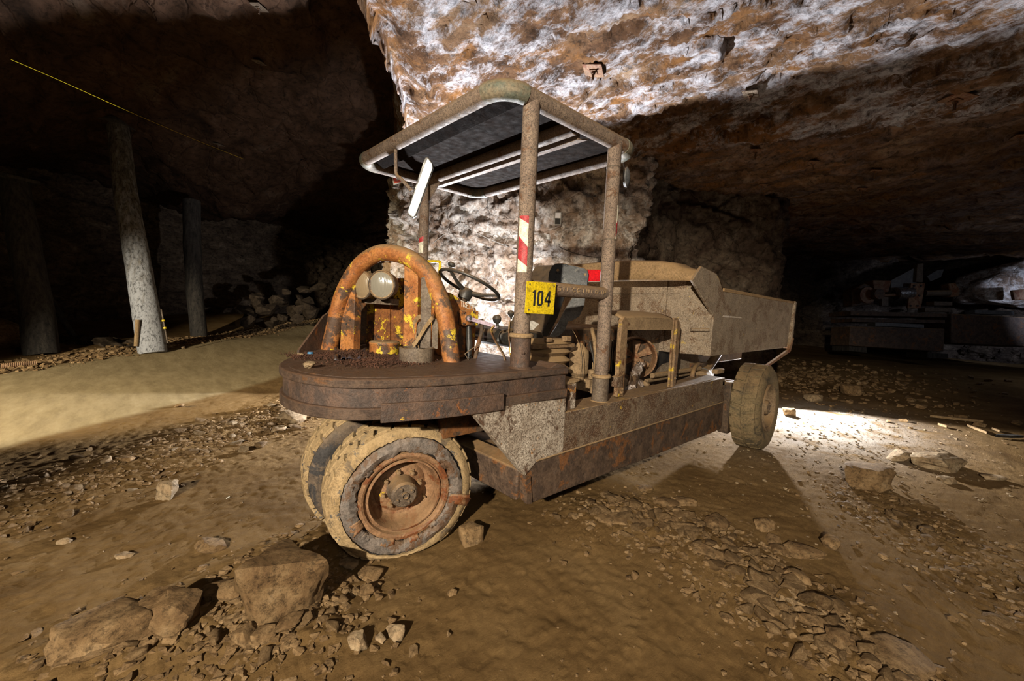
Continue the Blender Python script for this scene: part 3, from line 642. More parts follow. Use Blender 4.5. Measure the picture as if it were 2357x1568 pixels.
for (x, y, ax_n, mt) in ((835, 656, (-.92, -.30, -.05), 'lens_tan'), (880, 656, (-.80, -.58, -.03), 'lens')):
    c = onp(x, y, HA - HN * .02, HN); ax_n = Vector(ax_n).normalized(); R_ = .097
    lp = obj('headlamp', MB().lathe([(R_ * .9, .012), (R_ * .98, .014), (R_ * 1.02, .004), (R_ * 1.02, -.012), (R_ * .97, -.02), (R_ * .96, -.035), (R_ * .86, -.075), (R_ * .66, -.11), (R_ * .35, -.13), (0, -.135)], c, ax_n, 40), MAT['dusty'], D)
    obj('lens', MB().lathe([(R_ * .91, .010), (R_ * .7, .018), (R_ * .4, .024), (0, .026)], c, ax_n, 40), MAT[mt], lp)
    obj('rim_ring', MB().lathe([(R_ * .9, .008), (R_ * .96, .02), (R_ * 1.03, .012), (R_ * 1.03, .0)], c, ax_n, 40, True), MAT['grey_steel'], lp)
    t_ = c + Vector((.03, 0, R_ * 1.02)); obj('hinge', MB().box(t_ + Vector((0, 0, .02)), (.03, .045, .07)).tube([t_ + Vector((0, 0, .03)), t_ + Vector((.05, .05, .07)), t_ + Vector((.08, .1, .09))], .008, 8).bolt(t_ + Vector((-.016, 0, .03)), (-1, 0, 0), .007, .01), MAT['dusty'], lp)
# cans, bracket and strap on the deck
cn = obj('welded_can', MB().lathe([(0, .092), (.092, .092), (.102, .086), (.104, .078), (.100, .07), (.100, 0)], (-.425, .90, ZD), (0, 0, 1), 40), MAT['orange'], D)
obj('can_lid', MB().lathe([(0, .006), (.07, .006), (.095, .003), (.095, 0)], (-.425, .90, ZD + .09), (0, 0, 1), 32).tube([(-.46, .86, ZD + .10), (-.40, .89, ZD + .101)], .006, 8), MAT['dusty'], cn)
rg = obj('open_ring', MB().lathe([(.104, 0), (.106, .088), (.096, .09), (.094, .0)], (-.405, .505, ZD), (0, 0, 1), 48), MAT['grey_steel'], D)
bq = Vector((-.33, .54, ZD)); bn = Vector((-.55, -.83, 0))
br = obj('upright_bracket', MB().prism([onp(x, y, bq, bn) for x, y in [(969, 641), (972, 638), (992, 639), (994, 643), (991, 802), (967, 802)]], -bn * .012), MAT['grey_steel'], D, bevel=.002)
obj('bracket_strip', MB().prism([onp(x, y, bq - bn * .02, bn) for x, y in [(995, 734), (1009, 734), (1007, 803), (993, 803)]], -bn * .012).prism([onp(x, y, bq - bn * .02, bn) for x, y in [(959, 742), (971, 740), (969, 803), (957, 803)]], -bn * .012), MAT['grey_steel'], br)
def ribbon(path, wdir, wd, th, n=8):
    P_ = smoothpath(path, n); mb = MB(); V = []; wv = Vector(wdir).normalized() * wd / 2
    for i, p in enumerate(P_):
        t = (P_[min(i + 1, len(P_) - 1)] - P_[max(i - 1, 0)]).normalized(); nn = t.cross(wv).normalized() * th / 2
        V += [p - wv - nn, p + wv - nn, p + wv + nn, p - wv + nn]
    F = [(4 * i + k, 4 * i + (k + 1) % 4, 4 * i + 4 + (k + 1) % 4, 4 * i + 4 + k) for i in range(len(P_) - 1) for k in range(4)]
    F += [(3, 2, 1, 0), tuple(4 * (len(P_) - 1) + k for k in range(4))]
    return mb.add(V, F)
sp_ = [onp(x, y, bq + bn * o, bn) for x, y, o in [(950, 796, .03), (960, 784, .035), (976, 758, .03), (990, 738, .02), (996, 729, .0), (985, 729, -.03), (966, 729, -.01), (956, 738, .012), (952, 752, .02), (957, 775, .02), (963, 800, .0)]]
obj('webbing_strap', ribbon(sp_, (-.35, .2, .9), .026, .003), MAT['strap'], br)
# left fender plate
fa = Vector((-.90, 1.18, ZD)); fb = Vector((-.50, 1.52, ZD)); fn = (fb - fa).normalized().cross(Vector((0, 0, 1)))
P_ = [fa, fa + Vector((0, 0, .02)), onp(742, 727, fa, fn), onp(752, 720, fa, fn), fb + Vector((0, 0, .4)), fb]
obj('fender_plate', MB().prism(P_, fn * .014), MAT['deck_rust'], D)
# ---- steering, dash, levers, seat
SC = Vector((.16, .74, 1.600)); SN = Vector((.42, -.05, .9)).normalized(); SA = SN.orthogonal().normalized(); SB = SN.cross(SA)
SB = SN.cross(Vector((0, 1, 0))).normalized(); SA = Vector((0, 1, 0)) - SN * SN.y; SA.normalize()
stw = obj('steering_wheel', MB().tube([SC + (SA * math.cos(t) + SB * math.sin(t)) * .235 for t in [2 * math.pi * k / 48 for k in range(48)]], .0125, 10, closed=True), MAT['black'], D)
sk = MB()
for a in (100, 215, 330):
    t = math.radians(a); sk.tube([SC - SN * .06, SC + (SA * math.cos(t) + SB * math.sin(t)) * .12 - SN * .04, SC + (SA * math.cos(t) + SB * math.sin(t)) * .232], [.02, .013, .011], 8)
sk.lathe([(.0, .01), (.045, .005), (.055, -.02), (.045, -.075), (.02, -.08)], SC - SN * .04, SN, 20); obj('spokes_and_hub', sk, MAT['black'], stw)
kc = SC + (SA * math.cos(math.radians(265)) + SB * math.sin(math.radians(265))) * -.20
obj('spinner_knob', MB().tube([kc, kc + SN * .045], .009, 8).lathe([(0, .075), (.02, .073), (.03, .06), (.024, .047), (.008, .042)], kc, SN, 18), MAT['black'], stw)
obj('steering_column', MB().tube([SC - SN * .1, SC - SN * .22, (-.02, .72, 1.28)], [.032, .026, .03], 14), MAT['frame_in'], D)
YP = .56
dash = obj('dash_housing', MB().prism([on(x, y, 'y', YP) for x, y in [(1024, 670), (1040, 676), (1096, 711), (1096, 745), (1091, 836), (1040, 836)]], (0, .26, 0)), MAT['orange'], D, bevel=.004)
wl = MB()
def stroke(o, sx, sy, letters, yy, r=.0035):
    for i, g in enumerate(letters):
        for ln in g: wl.tube([on(o[0] + i * sx + a * sx * .75, o[1] + i * sy + b * 13 + a * 2, 'y', yy) for a, b in ln], r, 5)
Tt = [[(0, 0), (1, 0)], [(.5, 0), (.5, 1)]]; Rr = [[(0, 1), (0, 0), (1, .1), (.9, .45), (0, .5), (1, 1)]]; Ee = [[(1, 0), (0, 0), (0, 1), (1, 1)], [(0, .5), (.8, .5)]]; Ii = [[(.5, .2), (.5, 1)]]; Nn_ = [[(0, 1), (0, 0), (1, 1), (1, 0)]]
stroke((1061, 692), 6.2, 1.8, [Tt, Rr, Ee, Ii, Nn_], YP - .002); obj('painted_letters', wl, MAT['chalk'], dash)
vb = obj('valve_block', MB().box((lambda p: p)(on(1079, 732, 'y', .50)), (.11, .07, .10)), MAT['orange'], D, bevel=.004)
for dx in (-.042, .042):
    for dz in (-.038, .038): obj('bolt', MB().bolt(on(1079, 732, 'y', .465) + Vector((dx, 0, dz)), (0, -1, 0), .006, .01), MAT['deck_rust'], vb)
obj('pivot', MB().lathe([(.022, 0), (.022, .02), (.012, .022), (.012, .03), (0, .03)], on(1077, 733, 'y', .465), (0, -1, 0), 18), MAT['chrome'], vb)
pv = on(1077, 733, 'y', .44); obj('valve_lever', ribbon([pv, on(1095, 738, 'y', .44), on(1120, 745, 'y', .42), on(1142, 752, 'y', .40)], (0, .1, 1), .026, .008), MAT['purple'], vb)
obj('lever_ball', MB().lathe([(0, -.016), (.011, -.011), (.016, 0), (.011, .011), (0, .016)], on(1146, 753, 'y', .40), (0, -1, 0), 14), MAT['chrome'], vb)
obj('column_pipe', MB().tube([on(1079, 750, 'y', .50), on(1080, 790, 'y', .50), on(1078, 830, 'y', .50)], [.016, .024, .024], 12), MAT['black'], D)
obj('hydraulic_hose', MB().tube(smoothpath([on(1108, 735, 'y', .46), on(1108, 765, 'y', .46), on(1100, 795, 'y', .46), on(1093, 828, 'y', .46)], 5), .014, 10), MAT['frame_in'], D)
obj('stray_wire', MB().tube(smoothpath([on(1070, 815, 'y', .42), on(1088, 802, 'y', .42), on(1107, 791, 'y', .42)], 4), .0035, 6).tube(smoothpath([on(1070, 815, 'y', .42), on(1078, 828, 'y', .42)], 3), .0035, 6), MAT['grey_steel'], D)
for kx, ky, st, rr in ((1144, 735, [(1138, 750), (1131, 762), (1142, 788), (1158, 815), (1164, 832)], .030), (1176, 722, [(1174, 740), (1172, 770), (1176, 815), (1176, 836)], .024)):
    yy = .30 if kx < 1150 else .34; kc = on(kx, ky, 'y', yy)
    lv = obj('control_lever', ribbon([on(x, y, 'y', yy) for x, y in st], (.8, .5, 0), .026, .009), MAT['guard'], D)
    obj('lever_knob', MB().lathe([(0, rr), (rr * .7, rr * .8), (rr, rr * .2), (rr * .85, -rr * .5), (rr * .35, -rr), (rr * .3, -rr * 1.6)], kc, (-.15, 0, 1), 20), MAT['black'], lv)
obj('grab_handle', MB().tube(smoothpath([on(985, 602, 'y', 1.0), on(1008, 602, 'y', 1.0), on(1013, 606, 'y', 1.0), on(1012, 628, 'y', 1.0), on(1012, 660, 'y', 1.0)], 5), .011, 12), MAT['yellow'], D)
# seat: pan, back shell, side plate
seat = obj('seat_pan', MB().prism([(.16, .40, 1.20), (.20, .40, 1.285), (.36, .40, 1.31), (.62, .40, 1.27), (.66, .40, 1.19), (.4, .40, 1.15)], (0, .48, 0)), MAT['black'], D, bevel=.02)
obj('seat_front_roll', MB().tube([(.19, .42, 1.25), (.19, .86, 1.25)], .045, 14), MAT['black'], seat)
bprof = [(.60, 1.20), (.68, 1.24), (.76, 1.34), (.83, 1.48), (.90, 1.62), (.97, 1.76), (1.02, 1.835), (1.06, 1.84), (1.04, 1.74), (.98, 1.56), (.90, 1.38), (.80, 1.24), (.70, 1.15), (.60, 1.13)]
obj('seat_back', MB().prism([(x, .50, z) for x, z in bprof], (0, .42, 0)), MAT['black'], D, bevel=.015)
sb = obj('seat_shell', MB().prism([onp(x, y, (.92, .46, 1.7), (-.75, -.62, .2)) for x, y in [(1262, 640), (1264, 625), (1270, 612), (1280, 606), (1298, 605), (1345, 616), (1353, 622), (1356, 632), (1353, 660), (1262, 660)]], Vector((.75, .62, -.2)) * .06), MAT['seat'], D, bevel=.008)
for x, y in ((1284, 622), (1347, 632)): obj('eyelet', MB().lathe([(.004, .002), (.010, .003), (.012, 0)], onp(x, y, (.92, .46, 1.7), (-.75, -.62, .2)), (-.75, -.62, .2), 14), MAT['dusty'], sb)
obj('seat_side_plate', MB().prism([onp(x, y, (.92, .44, 1.4), (-.5, -.86, 0)) for x, y in [(1322, 678), (1348, 680), (1345, 705), (1334, 728), (1318, 738), (1308, 740), (1300, 762), (1285, 775), (1264, 777), (1282, 750), (1300, 715)]], (.012, .02, 0)), MAT['seat_side'], D, bevel=.003)
obj('seat_valance', MB().prism([onp(x, y, (.7, .6, 1.3), (-.5, -.86, 0)) for x, y in [(1216, 740), (1226, 738), (1252, 752), (1262, 760), (1262, 775), (1216, 775)]], (.012, .02, 0)), MAT['cable'], D)
# seat suspension bellows
bl = MB(); nfold = 4; z = .97; prof = []
for k in range(nfold):
    prof += [(.155, z), (.195, z + .030), (.155, z + .062)]; z += .066
def sqlathe(prof, c, m=28, pw=5.0):
    V = []; F = []
    for r, zz in prof:
        for k in range(m):
            t = 2 * math.pi * k / m; cs, sn = math.cos(t), math.sin(t); q = (abs(cs) ** pw + abs(sn) ** pw) ** (-1 / pw); V.append((c[0] + cs * q * r, c[1] + sn * q * r, zz))
    for i in range(len(prof) - 1):
        for k in range(m): F.append((i * m + k, i * m + (k + 1) % m, (i + 1) * m + (k + 1) % m, (i + 1) * m + k))
    F += [tuple(range(m))[::-1], tuple((len(prof) - 1) * m + k for k in range(m))]
    return MB().add(V, F)
obj('seat_bellows', sqlathe(prof, (.62, .42)), MAT['dusty'], D)
obj('seat_base_frame', MB().box((.60, .45, 1.18), (.42, .42, .03)).box((.70, .235, 1.235), (.06, .05, .04)).box((.5, .235, 1.23), (.05, .04, .03)), MAT['guard'], D, bevel=.004)
obj('light_blocker', MB().box((-.08, 1.72, 1.28), (.5, .22, .38)), MAT['frame_in'], D, bevel=.01)  # unseen box added to keep the rear lamp off the fender plate
# ---- engine bay
obj('air_filter_canister', MB().lathe([(0, .31), (.02, .305), (.075, .24), (.08, .20), (.078, .06), (.05, .03), (.05, 0)], (1.00, .34, .88), (0, 0, 1), 26), MAT['dusty'], D)
obj('engine_hose', MB().tube(smoothpath([(.98, .18, .80), (1.0, .17, 1.0), (1.0, .19, 1.18), (1.03, .24, 1.27), (1.10, .3, 1.30)], 6), .016, 10), MAT['dusty'], D)
obj('engine_hose', MB().tube(smoothpath([(1.05, .22, .85), (1.08, .24, 1.0), (1.05, .28, 1.2)], 6), .009, 8), MAT['black'], D)
obj('thin_wire', MB().tube(smoothpath([on(1328, 865, 'y', .2), on(1334, 825, 'y', .2), on(1330, 785, 'y', .25), on(1318, 760, 'y', .3)], 6), .0015, 6), MAT['strap'], D)
obj('thin_wire', MB().tube(smoothpath([on(1341, 868, 'y', .2), on(1340, 825, 'y', .2), on(1334, 788, 'y', .25)], 6), .002, 6), MAT['ink'], D)
en = obj('engine_block', MB().box((1.75, .95, .92), (1.0, .65, .75)).box((1.25, .8, .85), (.3, .4, .5)), MAT['frame_in'], D, bevel=.03)
for k in range(5): obj('cooling_fin', MB().box((1.32 + k * .14, .60, 1.0), (.05, .1, .35)), MAT['frame_in'], en)
obj('manifold_clutter', MB().box((1.12, .35, .84), (.16, .2, .10)).box((1.18, .28, .95), (.08, .06, .14)).lathe([(0, .08), (.035, .07), (.035, 0)], (1.07, .25, .9), (0, 0, 1), 14).tube([(1.0, .2, .83), (1.3, .3, .86)], .02, 10), MAT['dusty'], en)
fx = Vector((-.62, -.78, 0)); fc = Vector((1.86, .32, 1.02))
fs = obj('fan_shroud', MB().lathe([(.185, 0), (.20, .0), (.20, -.10), (.185, -.10)], fc, fx, 40, True), MAT['rim'], D)
obj('fan_disc', MB().lathe([(0, 0), (.19, 0), (.19, -.01), (0, -.01)], fc - fx * .10, fx, 40), MAT['frame_in'], fs)
fb_ = MB()
for k in range(6):
    t = 2 * math.pi * k / 6; a1 = Vector((0, 0, 1)); a2 = fx.cross(a1); u_ = a1 * math.cos(t) + a2 * math.sin(t); v_ = -a1 * math.sin(t) + a2 * math.cos(t); c = fc - fx * .06
    fb_.prism([c + u_ * .04 - v_ * .02, c + u_ * .16 - v_ * .045 + fx * .02, c + u_ * .17 + v_ * .03 - fx * .02, c + u_ * .04 + v_ * .02], fx * .004)
obj('fan_blade', fb_, MAT['rim'], fs)
obj('hub_cap', MB().lathe([(0, .02), (.04, .015), (.045, 0)], fc - fx * .06, fx, 20), MAT['rim'], fs)
pls = MB(); 
for (cx_, cz_, w_, h_, s_) in ((1.52, .80, .12, .2, 1), (1.66, .86, .12, .24, 2), (1.6, .74, .2, .1, 3)):
    n = 9; V = []; 
    for i in range(n):
        for j in range(n):
            u = i / (n - 1) - .5; v = j / (n - 1) - .5; q = np.array([[u * 4 + s_ * 7, v * 4, s_]]); V.append((cx_ + u * w_ * 1.3, .16 + .05 * vn(q, 5)[0], cz_ + v * h_ * 1.3 + .02 * vn(q * 2, 6)[0]))
    pls.add(V, [(i * n + j, i * n + j + 1, (i + 1) * n + j + 1, (i + 1) * n + j) for i in range(n - 1) for j in range(n - 1)])
pm = obj('plastic_wrapping', pls, MAT['plastic'], D); sd = pm.modifiers.new('s', 'SOLIDIFY'); sd.thickness = .004
obj('filler_cap', MB().lathe([(0, .03), (.032, .03), (.036, .0), (.03, -.05)], on(1485, 886, 'y', .16), (.2, -.5, .8), 18), MAT['dusty'], D)
# guard arch beside the engine
def bar_(p, q, wd, th, up): 
    return ribbon([p, Vector(p).lerp(Vector(q), .5), q], up, wd, th, 2)
ga = MB().prism([(1.03, -.02, .80), (1.12, -.02, .80), (1.12, -.02, 1.34), (1.145, -.02, 1.36), (1.07, -.02, 1.42), (1.03, -.02, 1.38)], (0, .035, 0)); g1 = obj('engine_guard', ga, MAT['guard'], D, bevel=.003)
obj('guard_leg', MB().prism([(1.86, -.02, .795), (1.98, -.02, .795), (2.0, -.02, 1.36), (1.93, -.02, 1.42), (1.86, -.02, 1.42)], (0, .02, 0)).prism([(1.88, -.02, .795), (1.90, -.02, .795), (1.90, -.02, 1.40), (1.88, -.02, 1.40)], (0, -.02, 0)), MAT['guard'], g1, bevel=.003)
V = []; nx_, ny_ = 12, 7
for i in range(nx_ + 1):
    for j in range(ny_ + 1):
        x = 1.05 + .86 * i / nx_; yv = -.01 + .30 * j / ny_; V.append((x + .05 * j / ny_, yv, 1.405 + .05 * math.sin(math.pi * min(1, j / ny_ * .7)) + .012 * math.sin(math.pi * i / nx_)))
F = [(i * (ny_ + 1) + j, (i + 1) * (ny_ + 1) + j, (i + 1) * (ny_ + 1) + j + 1, i * (ny_ + 1) + j + 1) for i in range(nx_) for j in range(ny_)]
gt = obj('guard_cover', MB().add(V, F), MAT['dusty'], g1); sd = gt.modifiers.new('s', 'SOLIDIFY'); sd.thickness = .012
obj('guard_front_strip', MB().prism([(1.10, -.015, 1.315), (1.87, -.015, 1.31), (1.88, -.015, 1.405), (1.08, -.015, 1.41)], (0, .012, 0)), MAT['dusty'], g1, bevel=.002)
for x, z in ((1.08, .86), (1.94, .87), (1.90, 1.375), (1.075, .83)): obj('bolt', MB().bolt((x, -.022, z), (0, -1, 0), .010, .016), MAT['guard'], g1)
obj('hinge_lug', MB().prism([(1.0, -.03, .88), (1.09, -.03, .87), (1.08, -.03, .97), (1.0, -.03, .96)], (0, .05, 0)), MAT['hull'], g1, bevel=.006)
obj('frame_side_plate', MB().prism([on(x, y, 'y', .34) for x, y in [(1488, 792), (1548, 766), (1590, 770), (1612, 834), (1560, 872), (1500, 878), (1507, 830), (1500, 805)]], (0, .02, 0)), MAT['box'], D)
obj('frame_opening', MB().prism([on(x, y, 'y', .335) for x, y in [(1517, 808), (1546, 806), (1546, 832), (1524, 838), (1512, 850)]], (0, .004, 0)), MAT['ink'], D)
obj('frame_rail', MB().tube([(1.95, .2, .86), (3.0, .2, .86)], .025, 10).tube([(1.95, .26, .80), (3.0, .26, .80)], .02, 10), MAT['dusty'], D)
ca = on(1608, 872, 'y', .25); cb = on(1636, 846, 'y', .42)
ex = obj('exhaust_drum', MB().lathe([(0, .01), (.07, .01), (.085, 0), (.09, -.30), (0, -.3)], on(1612, 872, 'y', .18), (Vector(ca) - Vector(cb)).normalized(), 26), MAT['dusty'], D)
obj('clamp_band', MB().lathe([(.092, 0), (.097, 0), (.097, .03), (.092, .03)], Vector(on(1612, 872, 'y', .18)) - (Vector(ca) - Vector(cb)).normalized() * .16, (Vector(ca) - Vector(cb)).normalized(), 26, True), MAT['seat_side'], ex)
obj('engine_hose', MB().tube(smoothpath([on(1593, 884, 'y', .15), on(1594, 862, 'y', .15), on(1600, 845, 'y', .18), on(1608, 838, 'y', .25)], 6), .024, 12), MAT['guard'], D)
# ---- skip (tipping body)
skip = side('skip_side', [(2.5, 1.065), (5.09, 1.056), (5.21, 1.685), (2.69, 1.715), (2.50, 1.86), (2.15, 1.90), (1.985, 1.76), (2.515, 1.446)], -.10, .025, MAT['box'])
side('far_skip_side', [(2.5, 1.065), (5.09, 1.056), (5.21, 1.685), (2.69, 1.715), (2.50, 1.86), (2.15, 1.90), (1.985, 1.76), (2.515, 1.446)], 1.955, .025, MAT['box'], .004, skip)
obj('skip_front', MB().prism([(2.50, -.09, 1.066), (2.30, .10, 1.07), (2.30, .10, 1.80), (2.50, -.09, 1.80)], (.02, .02, 0)).prism([(2.30, .10, 1.07), (2.30, 1.78, 1.07), (2.30, 1.78, 1.86), (2.30, .10, 1.86)], (.02, 0, 0)).prism([(2.50, 1.97, 1.066), (2.30, 1.78, 1.07), (2.30, 1.78, 1.80), (2.50, 1.97, 1.80)], (.02, -.02, 0)), MAT['box'], skip)
obj('skip_front_rib', MB().box((2.295, .30, 1.45), (.03, .03, .7)).box((2.29, 1.0, 1.66), (.012, 1.7, .012)), MAT['box'], skip)
obj('skip_floor', MB().box((3.8, .93, 1.07), (2.6, 2.05, .03)), MAT['box'], skip)
obj('top_rail', MB().prism([(2.68, -.115, 1.70), (5.21, -.115, 1.675), (5.21, -.115, 1.705), (2.68, -.115, 1.735)], (0, .06, 0)), MAT['box_top'], skip, bevel=.008)
obj('rear_flange', MB().prism([(5.19, -.13, 1.71), (5.25, -.13, 1.70), (5.245, -.13, 1.18), (5.12, -.13, 1.04), (5.10, -.13, 1.08), (5.17, -.13, 1.2)], (0, .08, 0)), MAT['box'], skip, bevel=.006)
obj('tailgate', MB().box((5.2, .93, 1.3), (.03, 1.9, .5)), MAT['box'], skip)
obj('tailgate_arm', MB().prism([(5.2, -.14, 1.2), (5.24, -.14, 1.18), (5.14, -.14, 1.0), (4.2, -.14, .84), (4.18, -.14, .87), (5.05, -.14, 1.03)], (0, .03, 0)), MAT['rim'], skip)
obj('hand_bar', MB().tube([(2.32, .03, 1.31), (2.46, -.085, 1.315)], .016, 10), MAT['box'], skip)
obj('chalk_mark', MB().prism([(2.72, -.101, 1.445), (3.25, -.101, 1.44), (3.25, -.101, 1.452), (2.74, -.101, 1.462)], (0, -.002, 0)), MAT['chalk'], skip)
# rolled lip of the skip: loft
vs_ = [-.10, -.04, .05, .12, .30, .6, .94, 1.3, 1.6, 1.78, 1.88, 1.93, 1.98]; zt = [1.86, 1.875, 1.895, 1.935, 1.965, 1.985, 1.985, 1.975, 1.95, 1.925, 1.89, 1.87, 1.86]
V = []; 
for v_, z_ in zip(vs_, zt):
    e = min(1, max(0, min(v_ + .10, 1.98 - v_) / .2)); x0 = 2.16 - .17 * e
    V += [(x0 + .0, v_, 1.765), (x0 + .005, v_, 1.80 + (z_ - 1.86) * .4), (x0 + .03, v_, z_ - .02), (x0 + .10, v_, z_), (2.30, v_, z_ + .005), (2.48, v_, min(z_, 1.90) - .01), (2.56, v_, 1.83), (2.70, v_, 1.72)]
m_ = 8; F = [(i * m_ + k, i * m_ + k + 1, (i + 1) * m_ + k + 1, (i + 1) * m_ + k) for i in range(len(vs_) - 1) for k in range(m_ - 1)]
lp_ = obj('skip_lip', MB().add(V, F), MAT['box_top'], skip, angle=50); sd = lp_.modifiers.new('s', 'SOLIDIFY'); sd.thickness = .02
obj('red_reflector', MB().prism([on(x, y, 'x', 1.965) for x, y in [(1352, 621), (1384, 621), (1384, 648), (1352, 648)]], (-.006, 0, 0)), MAT['red_new'], skip)
obj('subframe', MB().box((3.9, .5, .93), (2.2, .12, .2)).box((3.9, 1.4, .93), (2.2, .12, .2)).box((3.2, .95, .75), (.3, 1.4, .3)), MAT['frame_in'], D, bevel=.01)
obj('tipping_ram', MB().tube([(2.9, .25, .55), (3.6, .25, 1.0)], .05, 16), MAT['frame_in'], D)
obj('axle_housing', MB().tube([(3.40, -.25, .49), (3.40, 2.1, .49)], [.09, .09], 18).lathe([(0, .18), (.15, .12), (.2, 0), (.15, -.12), (0, -.18)], (3.4, .93, .49), (0, 1, 0), 24), MAT['frame_in'], D)
obj('axle_bracket', MB().box((2.98, -.02, .74), (.10, .12, .06)).box((3.05, .02, .85), (.2, .06, .05)), MAT['dusty'], D, bevel=.01)
obj('axle_gap_drum', MB().tube([(3.395, -.12, .485), (3.395, .12, .485)], .24, 28), MAT['frame_in'], D)  # drum added to block lamp light through the axle gap
obj('axle_gap_plate', MB().box((3.07, -.085, .47), (.10, .11, .56)), MAT['frame_in'], D, bevel=.01)  # plate added to stop lamp light between hull end and tyre
# ---- mirrors and small sign
mp = on(965, 432, 'x', -.17); mn = Vector((-.62, -.78, -.08)).normalized()
mo = [(979, 362), (986, 362), (996, 376), (997, 388), (957, 498), (950, 502), (940, 496), (938, 484), (974, 372)]
mi = [(985, 366), (994, 378), (995, 388), (955, 495), (951, 499), (941, 491), (940, 486), (981, 372)]
mm = obj('side_mirror', MB().prism([onp(x, y, mp, mn) for x, y in mo], -mn * .03), MAT['black'], D, bevel=.004)
obj('mirror_glass', MB().prism([onp(x, y, mp, mn) + mn * .0 for x, y in mi], mn * .003), MAT['mirror'], mm)
obj('mirror_arm', MB().tube(smoothpath([on(911, 338, 'x', -.21), on(911, 375, 'x', -.21), on(913, 402, 'x', -.21), on(925, 414, 'x', -.2), on(948, 440, 'x', -.15)], 6), .0135, 12), MAT['canopy'], mm)
m2c = on(1444, 408, 'x', 1.16); obj('round_mirror', MB().lathe([(0, .02), (.05, .012), (.075, 0), (.07, -.02), (0, -.03)], m2c, Vector((.35, -.93, 0)), 30), MAT['seat_side'], D)
obj('mirror_arm', MB().tube([m2c, m2c + Vector((0, .05, .14))], .008, 8), MAT['canopy'], D)
sg = [(901, 398), (906, 425), (938, 418), (945, 410), (941, 403), (925, 394)]
sgo = obj('warning_sign', MB().prism([on(x, y, 'y', 1.96) for x, y in sg], (0, .006, 0)), MAT['sign_white'], D)
obj('sign_border', MB().prism([on(x, y, 'y', 1.958) for x, y in [(903, 399), (907.5, 422), (937, 416), (935, 411), (913, 416), (910, 400)]], (0, -.002, 0)).prism([on(x, y, 'y', 1.958) for x, y in [(926, 404), (936, 405), (941, 411), (938, 416), (929, 411)]], (0, -.002, 0)), MAT['sign_red'], sgo)
